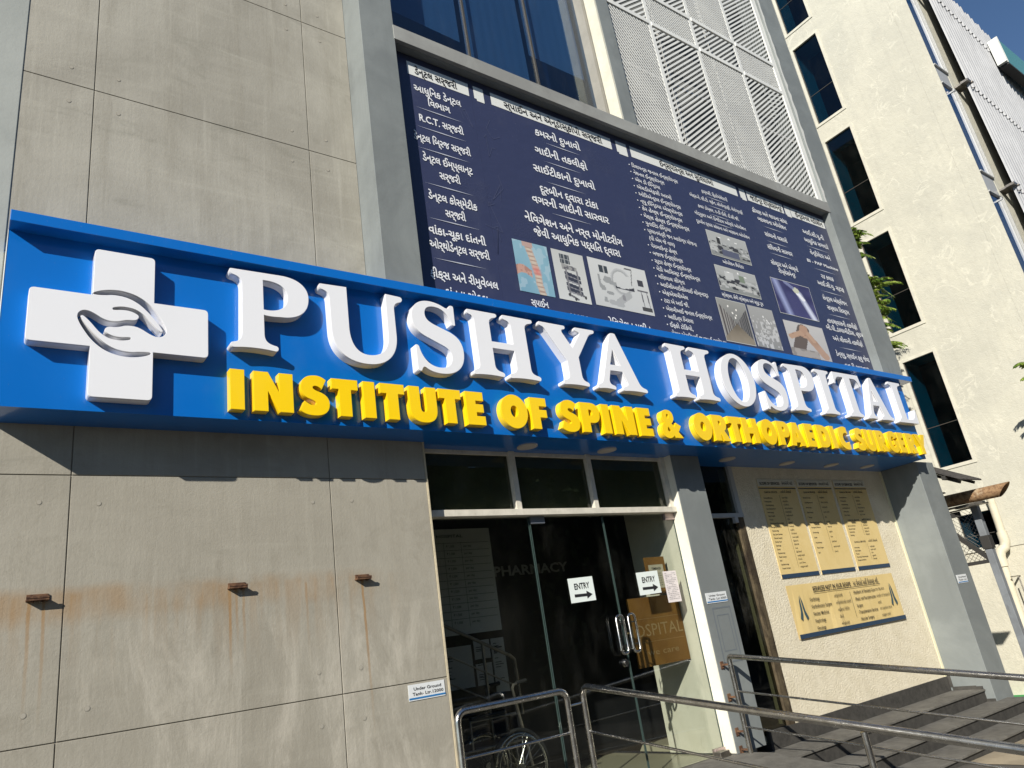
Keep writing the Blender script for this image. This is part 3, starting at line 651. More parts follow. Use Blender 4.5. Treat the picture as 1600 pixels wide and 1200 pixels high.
# white cross with two cupped hands cut into it
def rcorner(pts, r, conv):
    o = []; n = len(pts)
    for i, p in enumerate(pts):
        p = Vector(p)
        if not conv[i]: o.append(tuple(p)); continue
        a = (Vector(pts[i - 1]) - p).normalized(); b = (Vector(pts[(i + 1) % n]) - p).normalized()
        for t in range(6):
            u = t / 5; q0 = p + a * r; q1 = p + b * r
            o.append(tuple(q0 * (1 - u) ** 2 + p * 2 * u * (1 - u) + q1 * u * u))
    return o
cr = rcorner([(.523, 2.855), (.884, 2.855), (.884, 2.515), (1.227, 2.515), (1.227, 2.155), (.884, 2.155), (.884, 1.82), (.523, 1.82), (.523, 2.155), (.182, 2.155), (.182, 2.515), (.523, 2.515)], .03, [1, 1, 0, 1, 1, 0, 1, 1, 0, 1, 1, 0])
hands = [(0.523, 2.532), (0.574, 2.557), (0.64, 2.572), (0.707, 2.572), (0.794, 2.548), (0.874, 2.485), (0.937, 2.388), (0.963, 2.33), (0.958, 2.294), (0.934, 2.272), (0.904, 2.267), (0.864, 2.28), (0.794, 2.325), (0.726, 2.329), (0.669, 2.305), (0.616, 2.304), (0.598, 2.283), (0.602, 2.263), (0.643, 2.242), (0.692, 2.237), (0.746, 2.247), (0.753, 2.237), (0.743, 2.225), (0.685, 2.213), (0.628, 2.221), (0.59, 2.242), (0.561, 2.268), (0.519, 2.322), (0.477, 2.364), (0.464, 2.359), (0.461, 2.354), (0.491, 2.306), (0.541, 2.243), (0.6, 2.186), (0.666, 2.149), (0.748, 2.139), (0.798, 2.149), (0.87, 2.154), (0.87, 2.137), (0.816, 2.115), (0.749, 2.104), (0.684, 2.108), (0.602, 2.135), (0.528, 2.196), (0.468, 2.287), (0.444, 2.342), (0.447, 2.375), (0.467, 2.397), (0.495, 2.402), (0.532, 2.39), (0.598, 2.347), (0.664, 2.343), (0.722, 2.367), (0.776, 2.369), (0.795, 2.391), (0.792, 2.411), (0.749, 2.433), (0.698, 2.436), (0.644, 2.425), (0.637, 2.435), (0.647, 2.448), (0.705, 2.461), (0.765, 2.454), (0.804, 2.434), (0.835, 2.407), (0.88, 2.351), (0.924, 2.307), (0.94, 2.312), (0.942, 2.317), (0.911, 2.368), (0.857, 2.434), (0.795, 2.493), (0.725, 2.529), (0.641, 2.536), (0.592, 2.523), (0.53, 2.518)]
def smoothp(p, it=2):
    for _ in range(it):
        q = []
        for i in range(len(p)):
            a, b = p[i], p[(i + 1) % len(p)]
            q.append((a[0] * .75 + b[0] * .25, a[1] * .75 + b[1] * .25)); q.append((a[0] * .25 + b[0] * .75, a[1] * .25 + b[1] * .75))
        p = q
    return p
letter([cr, smoothp(hands, 2)], 4.81, 4.90, S, 'cross_emblem', [WLET, WGAP])

# ================================================================= printed banner above the sign
B = empty('service_banner', (3.03, 4.98, 3.02), 'large navy banner listing dental and spine services in Gujarati under the grey ledge', 'banner')
YB = 4.985
mb = MB()
for a, b in ((3.03, 3.98), (3.98, 6.2), (6.2, 8.64), (8.64, 9.72), (9.72, 10.79)): mb.box((a + .0008, YB, 3.019), (b - .0008, YB + .012, 5.85))
mb.build('banner_sheet', NAVY, B)
mb = MB(); y = YB - .003
for a, b in ((3.21, 3.95), (4.24, 6.05), (6.385, 8.52), (8.755, 9.64), (9.84, 10.76)): mb.rect(a, b, 5.60, 5.765, y)
for a, b in ((4.015, 4.145), (6.135, 6.32), (8.585, 8.72), (9.68, 9.83)): mb.rect(a + .03, b, 5.575, 5.765, y); mb.rect(a, a + .03, 5.60, 5.765, y)
mb.build('header_strip', STRIPW, B)
yt = YB - .005
mb = MB()
for s, a, b in (('ડેન્ટલ સર્જરી', 3.29, 3.80), ('સ્પાઈન અને એન્ડોસ્કોપી સર્જરી', 4.41, 5.89), ('ઈન્સ્યોરન્સ અને સુવિધાઓ', 6.91, 7.99), ('જોઈન્ટ રીપ્લેસમેન્ટ', 8.82, 9.60), ('ઈન્ટરનલ મેડીસીન', 9.95, 10.70)):
    mb = MB(); put(mb, s, a, b, 5.665, .062, yt - .001, .022); mb.build('header_lettering', PRINTK, B)
mb = MB()
for s, a, b, z in (('આધુનિક ડેન્ટલ', 3.26, 3.82, 5.44), ('વિભાગ', 3.41, 3.67, 5.30), ('R.C.T. સર્જરી', 3.28, 3.80, 5.07), ('ડેન્ટલ બ્રિજ સર્જરી', 3.19, 3.85, 4.82), ('ડેન્ટલ ઈમ્પ્લાન્ટ', 3.26, 3.84, 4.59), ('સર્જરી', 3.43, 3.67, 4.425),
                   ('ડેન્ટલ કોસ્મેટીક', 3.27, 3.83, 4.155), ('સર્જરી', 3.44, 3.67, 3.995), ('વાંકા-ચૂકા દાંતની', 3.23, 3.87, 3.765), ('ઓર્થોડેન્ટલ સર્જરી', 3.22, 3.89, 3.61), ('ફીક્સ અને રીમુવેબલ', 3.19, 3.94, 3.295), ('દાંતના ચોકઠા', 3.33, 3.80, 3.12)):
    put(mb, s, a, b, z, .062, yt, .02)
for s, a, b, z in (('કમરનો દુખાવો', 4.80, 5.48, 5.43), ('ગાદીની તકલીફો', 4.75, 5.53, 5.17), ('સાઈટીકાનો દુખાવો', 4.68, 5.59, 4.91), ('દૂરબીન દ્વારા ટાંકા', 4.72, 5.57, 4.64), ('વગરની ગાદીની સારવાર', 4.58, 5.70, 4.475), ('નેવિગેશન અને નર્વ મોનીટરીંગ', 4.43, 5.85, 4.21), ('જેવી આધુનિક પદ્ધતિ દ્વારા', 4.52, 5.77, 4.05)):
    put(mb, s, a, b, z, .07, yt, .02)
for s, a, b, z in (('સ્પાઈન', 4.32, 4.54, 3.19), ('IONM', 4.82, 5.05, 3.12), ('નેવિગેશન મશીન', 5.34, 6.0, 3.13)): put(mb, s, a, b, z, .055, yt, .018)
L3 = ['રિલાયન્સ જનરલ ઈન્સ્યોરન્સ', 'નેશનલ ઈન્સ્યોરન્સ', 'એમ ડી ઈન્ડિયા', 'એચડીએફસી અરગો', 'ઓરિએન્ટલ ઈન્સ્યોરન્સ', 'ન્યૂ ઈન્ડિયા એસ્યોરન્સ', 'કેર હેલ્થ ઈન્સ્યોરન્સ', 'મેક્સ હેલ્થ ઈન્સ્યોરન્સ', 'યુનાઈટેડ ઈન્ડિયા', 'પ્રધાનમંત્રી જન આરોગ્ય યોજના', '(પી એમ જે વાય)', 'પેરામાઉન્ટ હેલ્થ', 'બજાજ ઈન્સ્યોરન્સ', 'સ્ટાર હેલ્થ ઈન્સ્યોરન્સ', 'મેડી આસિસ્ટ ઈન્સ્યોરન્સ', 'મણિપાલ સીગ્ના', 'આઈસીઆઈસીઆઈ લોમ્બાર્ડ', 'એફએચપીએલ', 'ટાટા એ આઈ જી.', 'એસબીઆઈ જનરલ ઈન્સ્યોરન્સ', 'આદિત્ય બિરલા', 'ઈફકો ટોકિયો,', 'મેગ્મા એચડીઆઈ જનરલ ઈન્સ્યોરન્સ']
W3 = [.85, .56, .45, .63, .77, .77, .73, .83, .45, .90, .45, .46, .53, .65, .78, .46, .86, .45, .43, .82, .44, .40, .98]
for i, (s, wd) in enumerate(zip(L3, W3)):
    z = 5.455 - i * .1055
    put(mb, s, 6.345, 6.345 + wd, z, .04, yt, .012)
    if i != 10: mb.disc((6.30, yt, z), .009, 'y', 8, 0, .0005)
for s, a, b, z in (('ફાર્મસી, ફિઝીયોથેરાપી', 7.67, 8.22, 5.45), ('એક્સ-રે, સી.ટી. સ્કેન, સોનોગ્રાફી, મેમોગ્રાફી', 7.38, 8.51, 5.315), ('કલર ડોપ્લર, ૨-ડી ઈકો, ઈ.સી.જી.', 7.50, 8.37, 5.17), ('મોડ્યુલર અને ડિજીટલ ઓર્થો ઓપરેશન', 7.39, 8.47, 5.035), ('દૂરબીન દ્વારા સાંધાના અને મણકાના ઓપરેશન', 7.38, 8.50, 4.905), ('ઓપરેશન થિયેટર', 7.71, 8.15, 4.36), ('સ્પેશ્યલ, સેમી સ્પેશ્યલ અને સ્યુટ રૂમ', 7.50, 8.36, 3.84)):
    put(mb, s, a, b, z, .038, yt, .012)
for s, a, b, z in (('ઢીંચણ અને થાપાના સાંધા', 8.78, 9.63, 5.44), ('બદલવાના ઓપરેશન', 8.86, 9.55, 5.315), ('સાંધાનો ઘસારો', 8.92, 9.47, 5.075), ('સંધિવાની સારવાર', 8.89, 9.50, 4.855), ('સોલ્ડર અને એલ્બો', 8.86, 9.52, 4.595), ('રીપ્લેસમેન્ટ', 8.99, 9.40, 4.48)):
    put(mb, s, a, b, z, .052, yt, .018)
for s, a, b, z in (('આઈ.સી.યુ.ની', 10.01, 10.59, 5.38), ('આધુનિક સગવડો', 9.98, 10.64, 5.225), ('વેન્ટીલેટર અને', 10.03, 10.59, 5.01), ('BI - PAP Machine', 9.87, 10.71, 4.845), ('૨૪ કલાક', 10.13, 10.47, 4.62), ('આઈ.સી.યુ. સ્ટાફ', 9.96, 10.68, 4.475), ('સેન્ટ્રલ ઓક્સીજન', 9.97, 10.63, 4.225), ('સપ્લાય સિસ્ટમ', 10.01, 10.61, 4.07), ('તાવ/શ્વાસની તકલીફો', 9.89, 10.70, 3.835), ('બી.પી.,ડાયાબીટીસ, હૃદય', 9.80, 10.80, 3.715), ('અને લીવરની તકલીફો', 9.89, 10.70, 3.55), ('ડેન્ગ્યુ, સ્વાઈન ફ્લુ જેવા', 9.84, 10.74, 3.30), ('તાવની સારવાર', 9.95, 10.64, 3.13)):
    put(mb, s, a, b, z, .054, yt, .018)
mb.build('white_lettering', PRINTW, B)
mb = MB()
for a, b, z in ((3.25, 3.81, 5.20), (3.23, 3.83, 4.96), (3.22, 3.83, 4.70), (3.25, 3.82, 4.295), (3.24, 3.82, 3.90), (3.24, 3.83, 3.465), (4.92, 5.46, 5.32), (4.85, 5.41, 5.05), (4.83, 5.41, 4.765), (4.82, 5.41, 4.355),
                (7.72, 8.18, 5.385), (7.72, 8.18, 5.24), (7.72, 8.18, 5.10), (7.72, 8.18, 4.97), (8.92, 9.45, 5.21), (8.91, 9.46, 4.96), (8.89, 9.47, 4.76), (9.97, 10.62, 5.12), (9.97, 10.62, 4.73), (9.98, 10.6, 4.35), (9.98, 10.6, 3.955), (9.98, 10.6, 3.42)):
    m2 = (a + b) / 2; h = .006
    mb.add([(a, yt, z), (m2, yt, z - h), (b, yt, z), (m2, yt, z + h)], [(0, 1, 2, 3)])
mb.build('divider_rules', flat('soft_white_print', (.45, .47, .53), .5), B)
mb = MB()                                                           # faint molecule pattern in the print
rnd = random.Random(3)
for cx, cz in ((3.9, 5.35), (4.05, 5.0), (4.1, 4.5), (4.0, 4.1), (4.15, 5.2), (3.95, 3.8)):
    p = [(cx + rnd.uniform(-.14, .14), cz + rnd.uniform(-.2, .2)) for _ in range(5)]
    for i in range(4):
        a, b = Vector(p[i]), Vector(p[i + 1]); n = (b - a).orthogonal().normalized() * .0018
        mb.add([(a.x - n.x, yt, a.y - n.y), (b.x - n.x, yt, b.y - n.y), (b.x + n.x, yt, b.y + n.y), (a.x + n.x, yt, a.y + n.y)], [(0, 1, 2, 3)])
for i in range(26):
    for j in range(14):
        for ox, oz in ((3.62, 4.25), (9.0, 3.9), (5.6, 5.2), (4.25, 3.95)):
            if rnd.random() < .8 - j * .04: 
                x = ox + i * .016; z = oz + j * .018; mb.rect(x, x + .0055, z, z + .0055, yt)
mb.build('faint_print_pattern', flat('faint_blue_print', (.075, .085, .15), .5), B)

def photo(label, x0, x1, z0, z1, fn, y, parent, nx=56, border=None):
    mb = MB(); mb.c = []; nz = max(8, int(nx * (z1 - z0) / (x1 - x0)))
    for i in range(nx):
        for j in range(nz):
            a = x0 + (x1 - x0) * i / nx; b = x0 + (x1 - x0) * (i + 1) / nx; c = z0 + (z1 - z0) * j / nz; d = z0 + (z1 - z0) * (j + 1) / nz
            mb.rect(a, b, c, d, y); mb.c.append(fn((i + .5) / nx, (j + .5) / nz))
    o = mb.build('printed_photo', PHOTO, parent); o['label'] = label
    if border:
        m = MB(); t = .008
        for q in ((x0 - t, x1 + t, z0 - t, z0), (x0 - t, x1 + t, z1, z1 + t), (x0 - t, x0, z0, z1), (x1, x1 + t, z0, z1)): m.rect(*q, y)
        m.build('photo_border', flat('print_border', border, .5), o)
    return o
def lerp(a, b, t): t = max(0, min(1, t)); return tuple(p + (q - p) * t for p, q in zip(a, b))
def vn(u, v, s, k=0):                        # small value noise
    x, y = u * s, v * s; i, j = int(x), int(y); f, g = x - i, y - j
    def h(a, b): return ((math.sin(a * 127.1 + b * 311.7 + k * 74.7) * 43758.5453) % 1)
    f = f * f * (3 - 2 * f); g = g * g * (3 - 2 * g)
    return (h(i, j) * (1 - f) + h(i + 1, j) * f) * (1 - g) + (h(i, j + 1) * (1 - f) + h(i + 1, j + 1) * f) * g
def seg(u, v, ax, ay, bx, by):
    dx, dy = bx - ax, by - ay; t = max(0, min(1, ((u - ax) * dx + (v - ay) * dy) / (dx * dx + dy * dy + 1e-9)))
    return math.hypot(u - ax - dx * t, v - ay - dy * t)
def p_spine(u, v):
    c = lerp((.17, .33, .42), (.26, .44, .52), v * .6 + vn(u, v, 4) * .5)
    if vn(u, v, 9, 2) > .72: c = lerp(c, (.4, .52, .58), .5)
    sx = .50 + .10 * math.sin(v * 3.6 + .6) + (.12 if v < .2 else 0) * (.2 - v) * 4
    d = abs(u - sx)
    if d < .10:
        c = (.55, .47, .38) if math.sin(v * 75) > -.3 else (.38, .27, .22)
        if d > .06: c = lerp(c, (.45, .33, .28), .5)
    if .36 < v < .56: c = lerp(c, (.62, .17, .15), max(0, 1 - math.hypot(u - sx, (v - .45)) / .16) * .9)
    if u < .42 and abs(v - .40 - .05 * math.sin(u * 9)) < .09 - u * .05: c = (.50, .30, .24) if vn(u, v, 22) > .4 else (.38, .21, .17)
    if v > .9 and abs(u - .42) < .16: c = (.45, .32, .28)
    return c
def p_cart(u, v):
    c = lerp((.58, .59, .57), (.50, .51, .49), v)
    if abs(u - .38) < .15 and .74 < v < .93: c = (.06, .07, .08) if (abs(u - .38) % .1) > .02 and abs(v - .83) > .012 else (.32, .33, .33)
    if .25 < u < .72 and .62 < v < .70 + .1 * (.7 - u): c = (.30, .30, .29) if vn(u, v, 18) > .4 else (.13, .13, .14)
    for z in (.53, .44, .31, .22):
        if .30 < u < .78 and abs(v - z + (u - .5) * .12) < .035: c = (.045, .05, .07)
        elif .33 < u < .74 and abs(v - z + .05 + (u - .5) * .12) < .02: c = (.25, .25, .27)
    for x in (.36, .70):
        if abs(u - x) < .025 and .12 < v < .64: c = (.2, .2, .21)
    if seg(u, v, .34, .12, .60, .05) < .022 or seg(u, v, .60, .18, .84, .13) < .02: c = (.14, .14, .15)
    for x, z in ((.52, .05), (.84, .12), (.34, .12)):
        if math.hypot(u - x, v - z) < .035: c = (.05, .05, .05)
    return c
def p_carm(u, v):
    c = lerp((.52, .53, .52), (.58, .59, .58), v + vn(u, v, 3) * .2)
    r = math.hypot((u - .52) / .16, (v - .60) / .26)
    if .88 < r < 1.15 and not (u > .62 and abs(v - .6) < .16): c = (.36, .37, .37) if r < 1.02 else (.46, .47, .47)
    if abs(u - .24) < .07 and .72 < v < .88: c = (.05, .06, .07) if abs(u - .24) > .012 else (.4, .4, .4)
    if .12 < u < .42 and .1 < v < .68 and vn(u, v, 16, 5) > .55: c = (.30, .31, .31)
    if .40 < u < .72 and .44 < v < .52 + .05 * math.sin(u * 9): c = (.05, .05, .06)
    if seg(u, v, .42, .16, .60, .34) < .06 or seg(u, v, .28, .12, .44, .10) < .05: c = (.38, .39, .39) if vn(u, v, 14) > .35 else (.25, .25, .26)
    if abs(u - .86) < .05 and .60 < v < .74: c = (.06, .06, .07)
    if seg(u, v, .80, .50, .95, .50) < .02 or seg(u, v, .94, .5, .95, .16) < .008 or seg(u, v, .84, .5, .85, .16) < .008: c = (.14, .14, .15)
    if .80 < u < .98 and .07 < v < .16: c = (.07, .07, .07)
    if seg(u, v, .69, .58, .74, .92) < .006 or seg(u, v, .62, .93, .74, .93) < .01: c = (.12, .12, .12)
    return c
def p_room(k):
    def f(u, v):
        c = lerp((.20, .21, .20), (.36, .37, .36), v + vn(u, v, 3, k) * .5)
        if v > .62: c = lerp(c, (.42, .43, .42), .6)
        n = vn(u, v, 8, k) * .6 + vn(u, v, 17, k + 3) * .4
        if .12 < v < .6:
            if n > .60: c = (.46, .47, .46)
            elif n < .40: c = (.05, .05, .055)
        if k == 1 and abs(u - .5) < .22 and .06 < v < .34: c = (.10, .11, .16)
        if k == 1 and .22 < u < .30 and .55 < v < .8: c = (.04, .04, .04)
        if k == 2 and .2 < u < .42 and .5 < v < .85: c = (.50, .51, .50)
        if k == 2 and .55 < u < .68 and .5 < v < .8: c = (.20, .24, .18)
        if k == 2 and seg(u, v, .3, .3, .75, .22) < .06: c = (.48, .48, .46)
        for lx, lz in ((.3, .82), (.55, .88), (.72, .78)):
            if math.hypot(u - lx, v - lz) < .03: c = (.8, .8, .78)
        return c
    return f
def p_corridor(u, v):
    du, dv = u - .52, v - .45; c = (.15, .14, .13)
    if dv > abs(du) * .9: c = lerp((.20, .20, .19), (.30, .30, .28), dv * 2)
    elif dv < -abs(du) * .7: c = lerp((.13, .11, .08), (.27, .23, .17), -dv * 2 + vn(u, v, 9) * .3)
    elif du < 0: c = (.09, .08, .075) if (math.log(max(-du, .02)) * 4) % 1 > .45 else (.30, .29, .27)
    else: c = (.07, .07, .07) if (math.log(max(du, .02)) * 5) % 1 > .4 else (.22, .21, .20)
    for lx, lz in ((.35, .85), (.62, .80), (.46, .70), (.57, .66), (.52, .60)):
        if math.hypot(u - lx, v - lz) < .025: c = (.95, .93, .85)
    return c
def p_beds(u, v):
    c = lerp((.26, .26, .25), (.36, .36, .35), v)
    for i in range(5):
        t = i / 5
        if seg(u, v, .15 + .12 * i, .18 + .12 * i, .42 + .10 * i, .14 + .13 * i) < .06 * (1 - t * .6): c = (.50, .50, .49) if vn(u, v, 25) > .35 else (.22, .22, .21)
    if vn(u, v, 13, 8) > .68 and v < .75: c = (.5, .5, .49)
    for lx, lz in ((.55, .78), (.66, .70), (.72, .64)):
        if math.hypot(u - lx, v - lz) < .03: c = (.7, .7, .68)
    return c
def p_xray(u, v):
    c = lerp((.035, .035, .10), (.07, .07, .18), vn(u, v, 5))
    d = seg(u, v, .10, .95, .26, .0)
    if d < .12: c = lerp((.32, .36, .58), c, d / .12)
    d = seg(u, v, .66, .72, .90, .0)
    if d < .10: c = lerp((.62, .66, .80), c, (d / .10) ** 1.5)
    if seg(u, v, .60, .74, .74, .56) < .045: c = (.80, .82, .86)
    if math.hypot(u - .60, v - .80) < .085: c = (.55, .56, .44)
    if seg(u, v, .36, .98, .52, .86) < .05: c = lerp(c, (.25, .28, .45), .7)
    return c
def p_knee(u, v):
    c = lerp((.40, .39, .38), (.50, .49, .48), v + vn(u, v, 4) * .3)
    if seg(u, v, .22, .20, .46, .82) < .15: c = (.13, .105, .09)
    if seg(u, v, .46, .80, .86, .12) < .10: c = lerp((.36, .235, .165), (.46, .31, .23), vn(u, v, 6))
    if seg(u, v, .42, .68, .48, .86) < .10: c = (.42, .27, .19)
    if seg(u, v, .10, .55, .36, .70) < .065 or seg(u, v, .36, .70, .44, .62) < .06: c = (.45, .30, .21) if vn(u, v, 20) > .3 else (.32, .19, .13)
    if seg(u, v, .56, .72, .66, .52) < .05: c = (.46, .31, .22)
    if v < .22 and u < .7: c = (.36, .33, .30) if vn(u, v, 14) > .5 else (.26, .24, .22)
    return c
yp = YB - .004
photo('spine illustration with a reaching hand', 4.205, 4.655, 3.30, 3.895, p_spine, yp, B)
photo('monitoring cart with stacked screens', 4.71, 5.155, 3.30, 3.895, p_cart, yp, B)
photo('imaging arm and patient table', 5.22, 6.12, 3.315, 3.905, p_carm, yp, B, 90)
bd = (.50, .51, .48)
photo('operating theatre', 7.53, 8.355, 4.44, 4.805, p_room(1), yp, B, 60, bd)
photo('pale hospital room with bed', 7.51, 8.35, 3.92, 4.275, p_room(2), yp, B, 60, bd)
photo('long lit corridor', 7.35, 7.93, 3.18, 3.77, p_corridor, yp, B, 56, bd)
photo('row of ward beds', 7.975, 8.52, 3.18, 3.775, p_beds, yp, B, 56)
photo('x-ray of a hip replacement', 8.725, 9.655, 3.785, 4.325, p_xray, yp, B, 80, bd)
photo('hands holding a painful knee', 8.72, 9.67, 3.15, 3.675, p_knee, yp, B, 80)

# ================================================================= notices on the cream wall (wall face y = 5.60)
YN = 5.592; kf = 5.6 / 5.68
LN1 = [('General Medicine', 'જનરલ મેડીસીન'), ('Orthopaedics', 'ઓર્થોપેડિક'), ('Anaesthesiology', 'એનેસ્થેસિયા'), ('Joint Replacement', 'જોઈન્ટ રીપ્લેસમેન્ટ'), ('Arthroscopy', 'આર્થ્રોસ્કોપી'), ('Spine Surgery', 'સ્પાઈન સર્જરી'), ('Trauma', 'ટ્રોમા'), ('Neurology & Neurosurgery', 'ન્યુરોલોજી'), ('Emergency Medicine', 'ઈમરજન્સી'), ('Gynaecology', 'સ્ત્રીરોગ'), ('Day Care Services', 'ડે કેર સેવાઓ'), ('General Surgery', 'જનરલ સર્જરી'), ('Critical Care', 'ક્રિટીકલ કેર'), ('Radiology', 'રેડિયોલોજી'), ('Dental', 'ડેન્ટલ'), ('Physiotherapy', 'ફિઝીયોથેરાપી'), ('Plastic Surgery', 'પ્લાસ્ટીક સર્જરી'), ('ENT', 'ઈ.એન.ટી.'), ('Ophthalmology', 'આંખનો વિભાગ'), ('Vascular Surgery', 'વાસ્ક્યુલર સર્જરી')]
def board_a(lab, x0, x1, z0, z1, rows, secs):
    o = empty('notice_board', (x0, YN, z0), lab, 'notice board', 'scope of services boards on the cream wall')
    m = MB(); m.box((x0, YN, z0), (x1, YN + .006, z1)); m.build('board_sheet', YBOARD, o)
    m = MB(); m.rect(x0 + .0, x1 - .0, z1 - .095, z1 - .0, YN - .002); m.build('header_band', flat('pale_header_print', (.62, .60, .50), .5), o)
    for q in ((z1 - .125, z1 - .113), (z0, z0 + .05)): m = MB(); m.rect(x0, x1, q[0], q[1], YN - .002); m.build('dark_band', PRINTD, o)
    m = MB(); y = YN - .003; W = x1 - x0
    put(m, 'SCOPE OF SERVICES', x0 + .04, x0 + W * .58, z1 - .055, .034, y - .001, .03)
    put(m, 'સેવાઓની યાદી', x0 + W * .64, x1 - .05, z1 - .055, .028, y - .001, .01)
    for zt, zb, rr in secs:
        put(m, 'CLINICAL SERVICES', x0 + .09, x0 + W * .46, zt, .022, y, .02); put(m, 'તબીબી સેવાઓ', x0 + W * .55, x0 + W * .84, zt, .022, y, .012)
        m.rect(x0 + W * .49, x0 + W * .49 + .004, zb, zt - .04, y)
        n = len(rr)
        for i, (a, b) in enumerate(rr):
            z = zt - .075 - i * (zt - zb - .08) / max(n - 1, 1)
            put(m, a, x0 + .05, 0, z, .0185, y, .016, nat=True); put(m, b, x0 + W * .54, 0, z, .018, y, .010, nat=True)
    m.build('lettering', PRINTK, o)
    return o
board_a('first of the three tall tan SCOPE OF SERVICES boards, the one nearest the side door', 8.08, 8.885, .352, 1.60, 0, [(1.43, .47, LN1)])
board_a('middle one of the three tall tan SCOPE OF SERVICES boards', 8.945, 9.745, .352, 1.60, 0, [(1.43, .62, LN1[2:10] + LN1[14:18])])
board_a('last of the three tall tan SCOPE OF SERVICES boards, nearest the grey fin', 9.825, 10.66, .352, 1.60, 0, [(1.43, 1.10, LN1[:6]), (1.03, .82, LN1[10:14]), (.73, .48, LN1[4:9])])
o = empty('scope_exclusion_board', (8.105, YN, -.36), 'wide tan board headed SERVICES NOT IN OUR SCOPE below the tall boards', 'notice board')
m = MB(); a0, a1, b0, b1 = 8.11, 10.63, -.36, .265
nn = 24; vs = []
for i in range(nn + 1):
    x = a0 + (a1 - a0) * i / nn; cu_ = .012 * math.sin(i * .9) * (1 if i < 10 else .3)
    vs += [(x, YN - max(cu_, 0) - .001, b0), (x, YN, b1)]
m.add(vs, [(2 * i, 2 * i + 2, 2 * i + 3, 2 * i + 1) for i in range(nn)]); m.add([(v[0], YN + .006, v[2]) for v in vs], [(2 * i, 2 * i + 1, 2 * i + 3, 2 * i + 2) for i in range(nn)])
m.build('board_sheet', YBOARD, o)
m = MB(); q = a0
while q < a1 - .01:
    e = min(q + .1, a1); m.rect(q, e, b0 + .004, b0 + .055, YN - .016); q = e
m.build('dark_band', PRINTD, o)
m = MB(); y = YN - .017
put(m, 'SERVICES NOT IN OUR SCOPE', 8.62, 9.50, .195, .05, y, .03); put(m, 'આ સેવાઓ અહીં ઉપલબ્ધ નથી.', 9.56, 10.20, .19, .045, y, .014)
m.rect(8.62, 10.22, .145, .152, y); m.rect(9.42, 9.427, -.22, .10, y)
for i, (s, g_) in enumerate((('Cardiology', '-કાર્ડિયોલોજી'), ('Cardiothoracic Surgery', '-કાર્ડિયોથોરાસીક સર્જરી'), ('Nuclear Medicine', '-ન્યુક્લિયર મેડીસીન'), ('Nephrology', '-કિડની'), ('Oncology', '-ઓન્કોલોજી'))):
    put(m, s, 8.50, 0, .075 - i * .085, .034, y, .02, nat=True); put(m, g_, 9.04, 0, .075 - i * .085, .028, y, .012, nat=True)
for s, g_, z in (('-Paediatric & Neonatal Care', '-નવજાત શિશુ સંભાળ', .085), ('-Plastic and Reconstructive', '-પ્લાસ્ટીક અને રીકન્સ્ટ્રકટીવ', .0), ('Surgery', 'સર્જરી', -.085), ('-Transplantation Services', '-અંગ પ્રત્યારોપણ સેવાઓ', -.165), ('-Vascular Surgery', '-વાસ્ક્યુલર સર્જરી', -.25)):
    put(m, s, 9.50, 0, z, .034, y, .02, nat=True); put(m, g_, 10.03, 0, z, .024, y, .012, nat=True)
m.build('lettering', PRINTK, o)
for cx in (8.30, 10.45):                                             # pressed hands symbol
    m = MB()
    for s in (-1, 1):
        p = [(cx + s * .006, .13), (cx + s * .035, .05), (cx + s * .05, -.06), (cx + s * .085, -.14), (cx + s * .045, -.17), (cx + s * .015, -.09), (cx + s * .008, -.02)]
        v = [(x, YN - .017, z + .01) for x, z in p]; m.add(v if s > 0 else v[::-1], [tuple(range(7))[::-1]])
    m.build('folded_hands_symbol', flat('dark_slate_print', (.045, .085, .10), .5), o)

# ================================================================= papers and plates
def paper(name, lab, cat, x0, x1, z0, z1, y, mat_, tilt=0, grp=None):
    o = empty(name, (x0, y, z0), lab, cat, grp); m = MB()
    d = (x1 - x0) * tilt
    m.add([(x0, y, z0), (x1, y - .002, z0 + d), (x1 - d * .3, y - .002, z1 + d), (x0 - d * .3, y, z1)], [(0, 1, 2, 3)])
    m.add([(x0, y + .001, z0), (x1, y - .001, z0 + d), (x1 - d * .3, y - .001, z1 + d), (x0 - d * .3, y + .001, z1)], [(3, 2, 1, 0)])
    m.build('sheet', mat_, o); return o
for x0, lab in ((4.535, 'white ENTRY sheet with arrow taped to the middle glass door'), (5.425, 'white ENTRY sheet with arrow beside the pinkish paper on the right glass door')):
    o = paper('entry_notice', lab, 'notice', x0, x0 + .305, .335, .555, Y - .004, PAPER, .02)
    m = MB(); yy = Y - .0075
    put(m, 'ENTRY', x0 + .062, x0 + .25, .48, .055, yy, .02, slope=.006)
    m.rect(x0 + .05, x0 + .20, .385, .41, yy); m.add([(x0 + .20, yy, .362), (x0 + .27, yy, .398), (x0 + .20, yy, .434)], [(0, 1, 2)])
    m.build('lettering', PRINTK, o)
o = paper('taped_letter', 'pinkish printed sheet of paper taped to the right glass door', 'paper', 5.805, 6.0, .235, .545, Y - .004, PAPERP, .0)
m = MB(); rr = random.Random(5)
for i in range(16):
    z = .52 - i * .017; x = 5.825
    while x < 5.98:
        e = min(x + rr.uniform(.01, .035), 5.985)
        if rr.random() < .85: m.rect(x, e, z, z + .0045, Y - .0075)
        x = e + .006
m.build('lettering', flat('grey_print', (.3, .28, .28), .6), o)
